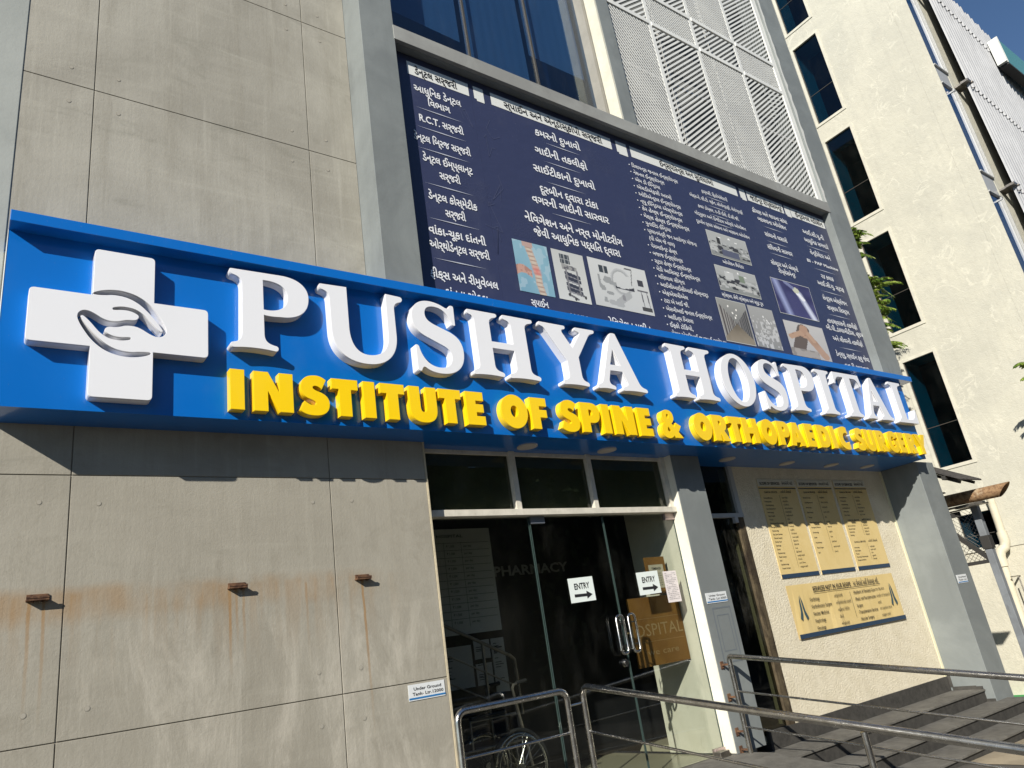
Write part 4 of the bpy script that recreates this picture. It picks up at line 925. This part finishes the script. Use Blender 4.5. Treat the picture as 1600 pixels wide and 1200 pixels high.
def plate(name, lab, x0, x1, z0, z1, y, l1, l2):
    o = empty(name, (x0, y, z0), lab, 'sign plate'); m = MB(); m.box((x0, y - .004, z0), (x1, y + .0, z1)); m.build('plate', flat(name + '_white', (.68, .70, .70), .4), o)
    m = MB(); W = x1 - x0; h = z1 - z0
    m.rect(x0, x1, z0 + .008, z0 + .020, y - .0055); m.build('blue_stripe', flat(name + '_blue', (.02, .17, .42), .5), o)
    m = MB(); put(m, l1, x0 + W * .14, x1 - W * .1, z0 + h * .72, h * .2, y - .0055, .015); put(m, l2, x0 + W * .1, x1 - W * .05, z0 + h * .40, h * .2, y - .0055, .015); m.build('lettering', PRINTK, o)
plate('tank_plate', 'small white Under Ground Tank Ltr 12000 plate at the edge of the concrete wall', 2.705, 3.01, -.228, -.118, 5.199, 'Under Ground', 'Tank- Ltr.12000')
plate('tank_plate', 'small white Under Ground Tank Ltr 3000 plate on the grey pillar', 6.215, 6.545, .17, .275, 5.249, 'Under Ground', 'Tank- Ltr.3000')
plate('tank_plate', 'small white plate on the narrow front of the grey side fin', 11.30, 11.60, -.01, .105, 5.049, 'Overhead', 'Tank- Ltr.')
# brown laminated board behind the right door
o = empty('brown_board', (5.42, 5.56, -.33), 'brown board with faint HOSPITAL lettering leaning behind the right glass door', 'board')
m = MB(); m.box((5.40, 5.56, -.33), (6.14, 5.575, .325)); m.build('board_panel', BROWN, o)
m = MB(); put(m, 'HOSPITAL', 5.30, 6.12, .01, .12, 5.557, -.004); put(m, 'we care', 5.55, 6.0, -.20, .06, 5.557, -.004)
m.rect(5.42, 6.12, .115, .118, 5.557); m.rect(5.42, 6.12, -.105, -.102, 5.557); m.build('lettering', flat('faint_gold_print', (.36, .25, .12), .5), o)
o = empty('brown_notice', (5.75, 5.56, .34), 'small brown board with a paper list above the larger brown board', 'notice')
m = MB(); m.box((5.76, 5.565, .34), (6.06, 5.575, .72)); m.build('backing', BROWN, o)
m = MB(); m.rect(5.80, 6.02, .40, .64, 5.563); m.build('sheet', flat('tan_sheet', (.55, .50, .38), .7), o)
m = MB(); put(m, 'TIMINGS', 5.84, 5.98, .60, .025, 5.561, .02)
for i in range(6): put(m, 'Mon to Sat 10 - 7', 5.82, 6.0, .55 - i * .024, .012, 5.561, .01)
m.build('lettering', PRINTK, o)
# white rate boards on the inner left wall
o = empty('rate_board', (3.45, 6.2, .3), 'tall white printed rate list hanging inside behind the left glass panel', 'board')
m = MB(); m.box((3.30, 6.25, .22), (4.33, 6.26, 1.22)); m.build('board_sheet', flat('dim_white_board', (.42, .42, .39), .6), o)
m = MB(); yy = 6.247
put(m, 'HOSPITAL', 3.7, 4.0, 1.15, .03, yy, .01)
for i in range(11):
    z = 1.05 - i * .072
    m.rect(3.34, 4.3, z + .03, z + .033, yy)
    for x, s in ((3.38, 'Ward charges'), (3.80, '₹ 1,500'), (4.0, 'per day')): put(m, s, x, 0, z, .022, yy, .004, nat=True)
for x in (3.77, 3.97): m.rect(x, x + .003, .28, 1.09, yy)
m.build('lettering', PRINTK, o)
o = empty('certificate_board', (3.45, 6.2, -.4), 'white certificates pinned beneath the rate list inside the left glass panel', 'board')
m = MB()
for r in ((3.62, 3.95, -.25, .12), (3.98, 4.16, -.02, .15), (3.98, 4.16, -.25, -.06), (4.18, 4.33, -.35, .15)): m.box((r[0], 6.25, r[2]), (r[1], 6.256, r[3]))
m.build('certificates', flat('dim_white_board2', (.38, .38, .36), .6), o)
m = MB(); rr = random.Random(9)
for i in range(40):
    x = rr.choice((3.65, 4.0, 4.2)); z = rr.uniform(-.22, .1); m.rect(x, x + rr.uniform(.03, .1), z, z + .006, 6.247)
m.build('lettering', PRINTK, o)
# PHARMACY letters on the counter front
m = MB(); put(m, 'PHARMACY', 4.83, 5.92, .87, .11, 6.985, .03)
m.v += [(x, 6.998, z) for x, _, z in m.v[:]]; o = m.build('pharmacy_lettering', flat('pale_pharmacy_letters', (.20, .20, .20), .6), None, origin=(4.83, 6.98, .8)); tag(o, 'pale grey PHARMACY lettering on the dark counter inside', 'lettering')

# ================================================================= rusty brackets on the concrete
for (xa, xb, za), lab in zip(((.31, .425, .675), (1.44, 1.56, .662), (2.35, 2.465, .66)), ('rusty steel bracket stub nearest the left edge of the concrete wall', 'middle rusty steel bracket stub on the concrete wall', 'rusty steel bracket stub nearest the glass doors')):
    o = empty('wall_bracket', ((xa + xb) / 2, 5.2, za), lab, 'bracket', 'rusty brackets on the concrete wall')
    m = MB(); m.box((xa, 5.15, za - .002), (xb, 5.20, za + .010)); m.box((xa + .003, 5.188, za + .010), (xb - .003, 5.199, za + .038)); m.box((xa, 5.147, za + .010), (xb, 5.158, za + .022)); m.build('angle_iron', RUST, o, bevel=.0015)
    for q in (.3, .72):
        m = MB(); x = xa + (xb - xa) * q; m.disc((x, 5.172, za - .006), .009, 'z', 6, 0, .005); m.build('bolt', RUST, o)

# ================================================================= railings
def rail(lab, top, mids, posts, rt=.025, rm_=.0095, flange=()):
    o = empty('handrail', tuple(posts[0][0]), lab, 'railing')
    m = MB(); m.tube(top, rt, 16); m.build('top_rail', STEEL, o, smooth=True)
    for q in mids: m = MB(); m.tube(q, rm_, 10); m.build('rail_bar', STEEL, o, smooth=True)
    for a, b in posts[1:] if len(posts) > 1 else []: m = MB(); m.tube([a, b], .019, 14); m.build('post', STEEL, o, smooth=True)
    return o
# A: short rail along the front of the landing
zA = -.335; yA = 4.83; xa, xb = 2.87, 3.86; rb = .07
bend = lambda x, z, s: [(x + s * rb * (1 - math.cos(t * math.pi / 10)) , yA, z - rb + rb * math.sin(t * math.pi / 10)) for t in range(6)]
topA = [(xa, yA, -2.0 + .6)] + bend(xa, zA, 1) + bend(xb, zA, -1)[::-1] + [(xb, yA, -1.4)]
rail('short stainless steel railing standing in front of the left glass panel', topA, [[(xa, yA, zA - .30), (xb, yA, zA - .30)], [(xa, yA, zA - .60), (xb, yA, zA - .60)]], [((xa, yA, -1.3), 0)])
# B: long rail running down beside the ramp
def rz(y, z0, y0, s): return z0 - s * (y0 - y)
def long_rail(lab, x, y0, z0, s, y1, ys, bend_r, h=.9, wall=False):
    def P(y, dz=0): return (x, y, rz(y, z0, y0, s) + dz)
    t = [(x, y0, z0 - h)]
    for k in range(6):
        a = k * math.pi / 10
        t.append((x, y0 - bend_r * (1 - math.cos(a)), z0 - bend_r + bend_r * math.sin(a)))
    t += [P(y1)]
    mids = [[P(y0, -.32), P(y1, -.32)], [P(y0, -.64), P(y1, -.64)]]
    return rail(lab, t, mids, [((x, y0, z0 - h), 0)] + [(P(y, -.02), P(y, -.95)) for y in ys])
long_rail('long stainless handrail running down the near side of the ramp', 4.05, 4.86, -.338, .14, -1.4, (2.55, .9), .07)
long_rail('stainless handrail with rusty wall fixings running down beside the steps', 6.235, 5.15, -.352, .137, -1.2, (1.2,), .03)
o = empty('rail_link', (3.95, 4.84, -.44), 'small steel pin joining the short railing to the long handrail', 'pin')
m = MB(); m.tube([(3.88, 4.83, -.45), (4.03, 4.86, -.45)], .009, 8); m.build('pin', STEEL, o, smooth=True)
for i, z in enumerate((-.42, -.72, -1.03, -1.19)):
    m = MB(); m.box((6.20, 5.243, z - .045), (6.25, 5.2495, z + .03)); m.box((6.215, 5.165, z - .012), (6.238, 5.243, z + .006)); m.tube([(6.226, 5.23, z - .03), (6.226, 5.245, z - .03)], .009, 6); o = m.build('rusty_fixing', RUST, None, origin=(6.22, 5.25, z), bevel=.003)
    tag(o, 'rusty steel plate fixing the handrail to the grey pillar, %s' % ('the topmost', 'second from the top', 'third from the top', 'the lowest')[i], 'fixing', 'rusty handrail fixings on the pillar')
m = MB(); m.box((5.96, 5.28, ZP), (6.10, 5.37, ZP + .055)); o = m.build('door_stop', STEELD, None, origin=(6.0, 5.3, ZP), bevel=.006); tag(o, 'short metal block on the floor before the right glass door', 'door stop')

# ================================================================= cream building on the right
K = empty('cream_building', (16, 6, -2.2), 'tall cream plastered building with narrow teal windows and corrugated metal cladding', 'building')
XC = 16.0; y0w, y1w = 6.09, 6.77
wins = [(13.75, 16.1), (10.9, 13.24), (8.08, 10.38), (5.26, 7.52), (2.22, 4.58), (.56, 1.24)]
m = MB(); m.box((XC, 4.42, .50), (XC + .72, y0w, 19)); m.box((XC, 4.08, .5), (XC + .012, 4.418, 19)); m.box((XC, y1w, .5), (XC + .72, 12, 19))
zz = [19] + [q for w_ in wins for q in (w_[1], w_[0])] + [-2.4]
for i in range(0, len(zz), 2):
    if zz[i] > .5: m.box((XC, y0w, max(zz[i + 1], .5) if zz[i + 1] > -2 else .5), (XC + .72, y1w, zz[i]))
m.box((XC - .004, 4.075, -2.4), (XC + .72, y0w, .485), 1); m.box((XC - .004, y1w, -2.4), (XC + .72, 12, .485), 1); m.box((XC - .004, y0w, -2.4), (XC + .72, y1w, .485), 1); m.box((XC + .012, y0w, .485), (XC + .72, y1w, .50), 2)
m.box((XC + .012, 4.09, .485), (XC + .72, y0w, .50), 2); m.box((XC + .012, y1w, .485), (XC + .72, 12, .50), 2)
CREAM2 = plaster('cream_plaster_lower', (.56, .53, .43), (.50, .475, .385), (.42, .40, .33), 1.8, .9, .6, .010, 35, .2, .25)
m.box((XC + 1.8, 4.6, -2.4), (XC + 1.9, 12, 19), 3); m.box((XC + .73, 4.45, -2.4), (XC + 1.8, 4.55, 19), 3)
for z in (4.9, 7.8, 10.6, 13.5, 1.9): m.box((XC + .73, 5, z - .1), (XC + 1.8, 12, z + .1), 3)
m.build('outer_wall', [CREAM, CREAM2, CONCD, flat('dark_room', (.02, .035, .045), .8)], K)
for i, (a, b) in enumerate(wins):
    f = MB(); t = .055
    for q in (((XC - .018, y0w - t, a - t), (XC + .03, y0w + .012, b + t)), ((XC - .018, y1w - .012, a - t), (XC + .03, y1w + t, b + t)), ((XC - .018, y0w + .012, a - t), (XC + .03, y1w - .012, a + .012)), ((XC - .018, y0w + .012, b - .012), (XC + .03, y1w - .012, b + t))): f.box(*q)
    f = f.build('window', plaster('window_trim%d' % i, (.60, .58, .48), (.52, .50, .42), (.4, .39, .33), 4, .8, .3, .004, 40), K, bevel=.003)
    g_ = MB(); g_.box((XC + .035, y0w, a), (XC + .043, y1w, b)); g_.build('pane', GLC, f)
    s_ = MB(); s_.box((XC + .02, y0w + .012, a + .012), (XC + .033, y0w + .03, b - .012)); s_.box((XC + .02, y1w - .03, a + .012), (XC + .033, y1w - .012, b - .012)); s_.box((XC + .028, y0w + .03, a + (b - a) * .36), (XC + .046, y1w - .03, a + (b - a) * .36 + .012)); s_.build('sash', ALUB, f)
# front face: strip windows and pier
YF = 4.08; m = MB()
m.box((XC + .65, YF, .5), (17.75, YF + .3, 19)); m.box((XC + .74, YF + .02, -2.4), (17.75, YF + .3, .485))
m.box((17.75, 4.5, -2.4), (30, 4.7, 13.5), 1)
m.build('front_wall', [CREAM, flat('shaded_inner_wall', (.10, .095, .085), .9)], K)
sw = [(2.2, 4.45), (4.97, 7.22), (7.74, 9.98), (10.50, 12.75), (13.27, 15.5)]
for a, b in sw:
    f = MB()
    for k_, (xa, xb) in enumerate(((16.52, 16.56), (16.585, 16.61), (16.63, 16.652))): f.box((xa, YF - .01 - .012 * k_, a), (xb, YF + .05, b))
    f.box((XC + .01, YF - .03, a - .03), (16.64, YF + .05, a)); f.box((XC + .01, YF - .03, b), (16.64, YF + .05, b + .03))
    f = f.build('strip_window', ALU, K)
    g_ = MB(); g_.box((XC + .012, YF + .02, a), (16.52, YF + .03, b)); g_.build('pane', flat('dark_blue_mirror_glass', (.02, .075, .20), .04, 0, .8), f)
    h_ = MB(); h_.box((16.30, YF - .06, b - .16), (16.34, YF + .02, b - .13)); h_.box((16.30, YF - .09, b - .16), (16.33, YF - .06, b - .10)); h_.build('window_stay', ALU, f)
m = MB()
for (a, b), (c, d) in zip(sw, sw[1:]): m.box((XC + .012, YF + .01, b + .03), (16.64, YF + .06, c - .03))
m.build('spandrel_panels', flat('grey_spandrel', (.36, .37, .38), .5), K)
# corrugated cladding
rows = [(-.5, 2.1), (2.1, 4.79), (4.79, 7.47), (7.47, 10.15), (10.15, 12.9), (12.9, 13.85)]
pitch = .235
for zb, zt in rows:
    m = MB(); x = 16.81; n = 0; prof = []
    while x < 27:
        for u, d in ((0, 0), (.05, .030), (.10, .05), (.17, .052), (.26, .05), (.33, .03), (.40, 0), (.46, -.006), (.90, -.006)):
            prof.append((x + u * pitch, 3.877 + .045 * (x + u * pitch - 16.81) - d * .9))
        x += pitch
    vs = []; step_ = .0
    for i, (px_, py_) in enumerate(prof):
        vs += [(px_, py_ - .035, zb - .06 - .02 * math.sin(i * 1.7) ** 2), (px_, py_, zt + (0.05 * math.sin(int(i / 9) * 2.3) if zt > 13 else 0))]
    m.add(vs, [(2 * i, 2 * i + 2, 2 * i + 3, 2 * i + 1) for i in range(len(prof) - 1)])
    o = m.build('metal_cladding', CLAD, K, smooth=True)
    sol = o.modifiers.new('thick', 'SOLIDIFY'); sol.thickness = .004
m = MB()
for z in (2.05, 4.74, 7.42, 10.10, 12.85): m.box((16.70, 3.93, z), (17.0, 4.08, z + .04)); m.box((16.68, 3.78, z + .0), (16.86, 3.94, z + .05)); m.box((16.86, 3.76, z + .01), (16.94, 3.86, z + .03)); m.box((17.0, 4.35, z), (27, 4.42, z + .06))
m.build('cladding_bracket', STEELD, K)
o = empty('glazed_bay', (20.6, 3.75, 12.3), 'small box with green glass and white frame jutting out high on the metal cladding', 'glass box')
m = MB(); m.box((20.70, 3.76, 12.35), (27, 3.95, 13.10)); m.build('glass_panel', TEAL, o)
m = MB(); m.box((20.55, 3.74, 12.30), (20.62, 3.96, 13.08)); m.box((20.625, 3.76, 12.32), (20.645, 3.95, 13.08)); m.box((20.65, 3.74, 12.30), (20.695, 3.96, 13.14)); m.build('white_frame', flat('white_frame_paint', (.72, .73, .68), .5), o)
m = MB(); m.box((20.65, 3.745, 12.24), (27, 3.96, 12.298)); m.build('underside', DARKM, o)
m = MB(); m.box((XC - .3, 2.0, gz(16) - .1), (XC - .004, 9, gz(16) + .05)); o = m.build('green_kerb', GREENP, None, origin=(XC - .1, 5, -2.1)); tag(o, 'low green painted kerb at the foot of the cream building', 'kerb')

# drainpipe on the cream wall
o = empty('drainpipe', (15.86, 6.05, -2.1), 'aged white drainpipe with an elbow running down the cream wall', 'pipe')
m = MB(); m.tube([(15.86, 6.00, 1.46), (15.86, 6.02, .70)], .068, 16); m.build('upper_pipe', PVC, o, smooth=True)
m = MB(); m.tube([(15.86, 6.02, .78), (15.86, 6.02, .60), (15.85, 6.05, .50), (15.78, 6.12, .44), (15.74, 6.14, .34), (15.74, 6.14, .16)], .088, 16); m.build('elbow', PVC, o, smooth=True)
m = MB(); m.tube([(15.74, 6.14, .2), (15.72, 6.2, -2.2)], .066, 16); m.build('lower_pipe', PVC, o, smooth=True)
m = MB(); m.box((15.62, 6.02, -.05), (16, 6.05, -.03)); m.tube([(15.66, 5.93, -.04), (15.66, 5.93, -2.1)], .012, 8); m.build('clamp', STEELD, o)
# lean-to roof, rusty pipe and post
o = empty('lean_to_roof', (12.2, 5.2, 1.3), 'dark corrugated lean-to roof sheet between the grey side fin and the cream building', 'roof')
m = MB(); n = 40
for k_ in range(n + 1):
    x = 11.85 + .68 * k_ / n; h = .012 if k_ % 2 else -.012
    m.v += [(x, 4.76, 1.425 + h), (x, 6.2, 2.27 + h)]
m.f = [(2 * i, 2 * i + 2, 2 * i + 3, 2 * i + 1) for i in range(n)]; m.mi = [0] * n
q = m.build('roof_sheet', rusty('dark_roof_sheet', (.06, .055, .05), (.03, .028, .026)), o); q.modifiers.new('t', 'SOLIDIFY').thickness = .006
m = MB()
for y in (5.0, 5.5, 6.0): m.box((11.85, y - .03, 1.425 + (y - 4.76) * .584 - .09), (12.5, y + .03, 1.425 + (y - 4.76) * .584 - .03))
for x in (12.0, 12.47): m.tube([(x, 4.85, 1.40), (x, 6.1, 2.13)], .03, 4, ang=.78)
m.build('rafter', DARKM, o)
m = MB(); m.box((11.85, 6.0, 1.30), (13.2, 6.04, 2.3)); m.box((11.85, 5.3, 1.34), (12.45, 6.0, 1.36)); m.build('painted_void', flat('void_shade_black', (.012, .012, .012), .8), o)  # black sheets standing in for the deep shade under the roof
o = empty('rusty_pipe', (12.6, 5.0, 1.25), 'thick rust stained pipe with slanted cut end beside the grey side fin', 'pipe')
m = MB(); r = .094; n = 24; pa, pb = Vector((12.55, 6.0, 1.235)), Vector((12.52, 4.50, 1.205)); vs = []
for j in range(n):
    th = 2 * math.pi * j / n; cx, cz = math.cos(th) * r, math.sin(th) * r
    vs.append((pa.x + cx, pa.y, pa.z + cz)); vs.append((pb.x + cx, pb.y - cz * 1.0, pb.z + cz)); vs.append((pb.x + cx * .9, pb.y - cz * 1.0 + .002, pb.z + cz * .9)); vs.append((pb.x + cx * .9, pb.y + .4, pb.z + cz * .9))
m.v = vs
for j in range(n):
    k_ = (j + 1) % n
    for a in range(3): m.f.append((4 * j + a, 4 * j + a + 1, 4 * k_ + a + 1, 4 * k_ + a)); m.mi.append(0)
m.f.append(tuple(4 * j + 3 for j in range(n))); m.mi.append(0)
m.build('pipe_body', RUSTP, o, smooth=True)
m = MB(); m.box((12.50, 4.85, 1.09), (12.60, 5.9, 1.115)); m.box((12.45, 4.83, 1.07), (12.66, 5.25, 1.088)); m.build('pipe_support', STEELD, o)
m = MB(); m.box((12.57, 5.25, .96), (12.60, 6.1, 1.04)); m.build('dark_rail', DARKM, o)
o = empty('grey_post', (12.8, 5.1, -2.0), 'grey painted steel post carrying the rusty pipe, with dark knee brace', 'post')
m = MB(); m.box((12.75, 5.05, .62), (12.86, 5.155, 1.10)); m.box((12.75, 5.05, -2.1), (12.86, 5.155, .42)); m.build('post_shaft', POST, o, bevel=.006)
m = MB(); m.box((12.735, 5.035, .42), (12.875, 5.17, .62)); m.build('black_band', DARKM, o, bevel=.004)
m = MB(); m.tube([(12.8, 5.72, .95), (12.8, 5.15, .28)], .045, 4, ang=.78); m.box((12.77, 5.1, .22), (12.83, 5.8, .27)); m.build('knee_brace', DARKM, o)
o = empty('wire_mesh', (13, 5.6, .3), 'chain link mesh panel under the rusty pipe beside the grey post', 'mesh')
m = MB()
for k_ in range(-8, 16):
    for s in (1, -1):
        a = 5.0 + k_ * .07; p = []
        for t in (0, 1):
            y = a + s * (t * .85 if s > 0 else t * .85); p.append((13.0, y, .25 + .85 * t))
        (x0_, ya_, za_), (_, yb_, zb_) = p; c0 = (5.16 - ya_) / (yb_ - ya_); c1 = (6.0 - ya_) / (yb_ - ya_); c0, c1 = max(0, min(c0, c1)), min(1, max(c0, c1))
        if c1 - c0 > .03: m.tube([(13.0, ya_ + (yb_ - ya_) * c, za_ + (zb_ - za_) * c) for c in (c0, c1)], .0028, 4, cap=False)
m.build('mesh_wire', STEELD, o)
m = MB()
for q in (((12.99, 5.15, .22), (13.01, 6.1, .25)), ((12.99, 5.15, 1.08), (13.01, 6.1, 1.10))): m.box(*q)
m.build('mesh_frame', RUST, o)

# ================================================================= plants
def frond(m, p, d, L, w, droop=.5, n=13, rnd=random):
    p = Vector(p); d = Vector(d).normalized(); pts = []
    for i in range(n + 1):
        t = i / n; pts.append(p + d * L * t + Vector((0, 0, -1)) * droop * L * t * t)
    for i in range(1, n + 1):
        t = i / n; ax = (pts[i] - pts[i - 1]).normalized(); sd = ax.cross(Vector((0, 0, 1)))
        sd = sd.normalized() if sd.length > .01 else Vector((1, 0, 0))
        for s in (-1, 1):
            l = w * (1.15 - t * .5) * rnd.uniform(.8, 1.15)
            dr = (sd * s * .75 + ax * .6 + Vector((0, 0, -.55 - .3 * rnd.random()))).normalized(); a = pts[i]; b = a + dr * l
            wv = ax * l * .15 + Vector((rnd.uniform(-.01, .01), rnd.uniform(-.01, .01), .01)); mid = (a + b) / 2
            m.add([a, mid + wv, b, mid - wv], [(0, 1, 2, 3)])
    m.tube([tuple(q) for q in pts], [.006 * (1 - .7 * i / n) for i in range(n + 1)], 4, 1)
def plant(lab, stem, fr, grp=None):
    o = empty('wall_plant', stem[0], lab, 'plant', grp)
    m = MB(); m.tube(stem, .012, 6); m.build('stem', BARK, o)
    m = MB(); rr = random.Random(len(fr) * 7)
    for a, d, L, w_ in fr: frond(m, a, d, L, w_, rnd=rr)
    m.build('leaves', [LEAF, BARK], o)
r_ = random.Random(4); fr = []
for z, k_ in ((7.15, 6), (6.9, 5), (6.55, 2), (6.05, 5), (5.85, 8), (5.55, 9), (5.3, 7), (5.05, 5)):
    for _ in range(k_): fr.append(((14.5 + r_.uniform(-.1, .1), 6.28 + r_.uniform(-.05, .1), z + r_.uniform(-.12, .12)), (r_.uniform(-.8, .5), r_.uniform(-1, .1), r_.uniform(-.2, .7)), r_.uniform(.26, .42), r_.uniform(.12, .18)))
fr.append(((14.5, 6.2, 5.92), (-.3, -1, .35), .50, .15)); fr.append(((14.5, 6.15, 5.85), (.2, -1, .3), .48, .15))
plant('leafy green plant growing out between the grey frame and the cream building', [(14.5, 6.4, 4.2), (14.52, 6.35, 5.5), (14.5, 6.38, 7.3)], fr, 'green plants by the cream wall')
fr = [((14.5, 6.25, 4.62 + r_.uniform(-.05, .05)), (r_.uniform(-.6, .5), -1, r_.uniform(-.1, .4)), r_.uniform(.18, .3), .09) for _ in range(6)]
plant('small pale green leaf tuft beside the cream wall just above the sign end', [(14.5, 6.4, 4.2), (14.5, 6.28, 4.6)], fr, 'green plants by the cream wall')
fr = []
for _ in range(34): fr.append(((15.1 + r_.uniform(-.3, .35), 4.0 + r_.uniform(-.25, .28), r_.choice((3.35, 3.1, 2.55, 1.5, 1.2)) + r_.uniform(-.2, .2)), (r_.uniform(-1, 1), r_.uniform(-1, .6), r_.uniform(-.3, .8)), r_.uniform(.2, .4), r_.uniform(.09, .14)))
plant('leafy branch at the right edge casting leaf shadows on the cream wall', [(15.1, 3.9, -2.1), (15.0, 3.95, 1.0), (15.15, 4.05, 3.5)], fr, 'green plants by the cream wall')

# ================================================================= inside: wheelchair and stair rail
o = empty('wheelchair', (4.1, 5.95, -1.22), 'folded black wheelchair with spoked wheel standing behind the left glass panel', 'wheelchair')
cx = 3.97; zc = ZP + .305; rs = Vector
for y in (5.72, 6.25):
    m = MB(); m.tube([(cx + .29 * math.cos(a * math.pi / 24), y, zc + .29 * math.sin(a * math.pi / 24)) for a in range(49)], .016, 8, cap=False); wh = m.build('wheel', RUBBER, o, smooth=True)
    m = MB(); m.tube([(cx + .262 * math.cos(a * math.pi / 24), y, zc + .262 * math.sin(a * math.pi / 24)) for a in range(49)], .008, 8, cap=False)
    m.tube([(cx, y - .03, zc), (cx, y + .03, zc)], .028, 12); m.build('rim', STEEL, wh, smooth=True)
    m = MB()
    for a in range(28): th = a * math.pi / 14; t2 = th + (.5 if a % 2 else -.5); m.tube([(cx + .025 * math.cos(t2), y + (.015 if a % 2 else -.015), zc + .025 * math.sin(t2)), (cx + .258 * math.cos(th), y, zc + .258 * math.sin(th))], .0018, 4, cap=False)
    m.build('spokes', STEEL, wh)
    yo = y - .035 if y < 6 else y + .035
    m = MB(); m.tube([(cx + .245 * math.cos(a * math.pi / 24), yo, zc + .245 * math.sin(a * math.pi / 24)) for a in range(49)], .009, 8, cap=False); m.build('hand_rim', STEEL, wh, smooth=True)
    m = MB(); m.disc((cx - .52, y, ZP + .08), .08, 'y', 20, 0, .014); m.build('caster', RUBBER, o, smooth=True)
    yi = y + .05 if y < 6 else y - .05
    m = MB(); m.tube([(cx + .16, yi, zc - .02), (cx + .05, yi, -.30), (cx + .07, yi, -.27), (cx + .20, yi, -.255)], .012, 8)
    m.tube([(cx - .52, yi, ZP + .16), (cx - .50, yi, -.72), (cx + .10, yi, -.72)], .012, 8); m.tube([(cx - .42, yi, -.72), (cx - .42, yi, -.50), (cx + .05, yi, -.50)], .011, 8); m.tube([(cx - .50, yi, -.80), (cx - .72, yi, ZP + .14), (cx - .86, yi, ZP + .12)], .011, 8); m.build('side_frame', STEELD, o, smooth=True)
    m = MB(); m.box((cx - .42, yi - .025, -.49), (cx - .06, yi + .025, -.46)); m.build('armrest', FABK, o, bevel=.008)
    m = MB(); m.tube([(cx + .10, yi, -.262), (cx + .21, yi, -.254)], .018, 10); m.build('push_grip', RUBBER, o, smooth=True)
    m = MB(); m.box((cx - .90, yi - .04, ZP + .10), (cx - .74, yi + .05, ZP + .115)); m.build('footplate', FABK, o)
m = MB(); m.box((cx - .46, 5.79, -.735), (cx + .08, 6.18, -.705)); m.build('seat', FABK, o, bevel=.008)
m = MB(); m.add([(cx + .10, 5.78, -.70), (cx + .10, 6.19, -.70), (cx + .06, 6.19, -.32), (cx + .06, 5.78, -.32), (cx + .12, 5.78, -.70), (cx + .12, 6.19, -.70), (cx + .08, 6.19, -.32), (cx + .08, 5.78, -.32)], [(0, 1, 2, 3), (7, 6, 5, 4), (0, 4, 5, 1), (2, 6, 7, 3), (1, 5, 6, 2), (3, 7, 4, 0)]); m.build('backrest', FABK, o)
o = empty('stair_rail', (4.35, 6.1, -.5), 'dark steel stair handrail sloping down inside behind the left glass panel', 'railing')
m = MB(); m.tube([(3.02, 6.1, .60), (4.28, 6.1, -.03), (4.32, 6.1, -.07), (4.33, 6.1, -.55)], .016, 10); m.build('top_rail', STEELD, o, smooth=True)
for dz in (-.26, -.50): m = MB(); m.tube([(3.02, 6.1, .60 + dz), (4.26, 6.1, -.02 + dz)], .008, 8); m.build('rail_bar', STEELD, o, smooth=True)
m = MB(); m.tube([(3.98, 6.1, .12), (3.98, 6.1, -.9)], .014, 8); m.build('post', STEELD, o, smooth=True)

# ================================================================= tree belt over the road (seen only in the glass, added with an opaque core to darken it)
r = random.Random(8); m = MB(); q = -6.0; top = []; nseg = 46
for i in range(nseg + 1):
    x = -6 + 2.0 * i; h = 12 + 1.6 * math.sin(i * .9) + 1.1 * math.sin(i * 2.3 + 1)
    for j, (dy, f) in enumerate(((0, 0), (.9, .35), (.6, .7), (-.6, 1))): m.v.append((x, -15 + dy + .5 * math.sin(i * 1.7 + j), gz(x) + h * f))
m.f = [(4 * i + j, 4 * i + 4 + j, 4 * i + 5 + j, 4 * i + 1 + j) for i in range(nseg) for j in range(3)]; m.mi = [0] * len(m.f)
for _ in range(9000):
    x = r.uniform(-6, 84); h = 12.2 + 1.6 * math.sin((x + 6) / 2 * .9) + 1.1 * math.sin((x + 6) * 1.15 + 1); z = gz(x) + h * r.uniform(.05, 1.05) ** .7
    p = Vector((x, -14.2 + r.gauss(0, .6) + .5 * math.sin(x), z)); a = Vector((r.gauss(0, 1), r.gauss(0, 1), r.gauss(0, 1))).normalized() * .22; b = a.orthogonal().normalized() * .1
    m.add([p - a, p + b, p + a, p - b], [(0, 1, 2, 3)])
m.mi = [0] * (nseg * 3) + [1] * (len(m.f) - nseg * 3)
tag(m.build('reflection_tree_belt', [flat('dark_reflection_core', (.006, .008, .004), .9), flat('dark_reflection_foliage', (.07, .10, .035), .7)], None, origin=(20, -15, -2)), kind='stuff')
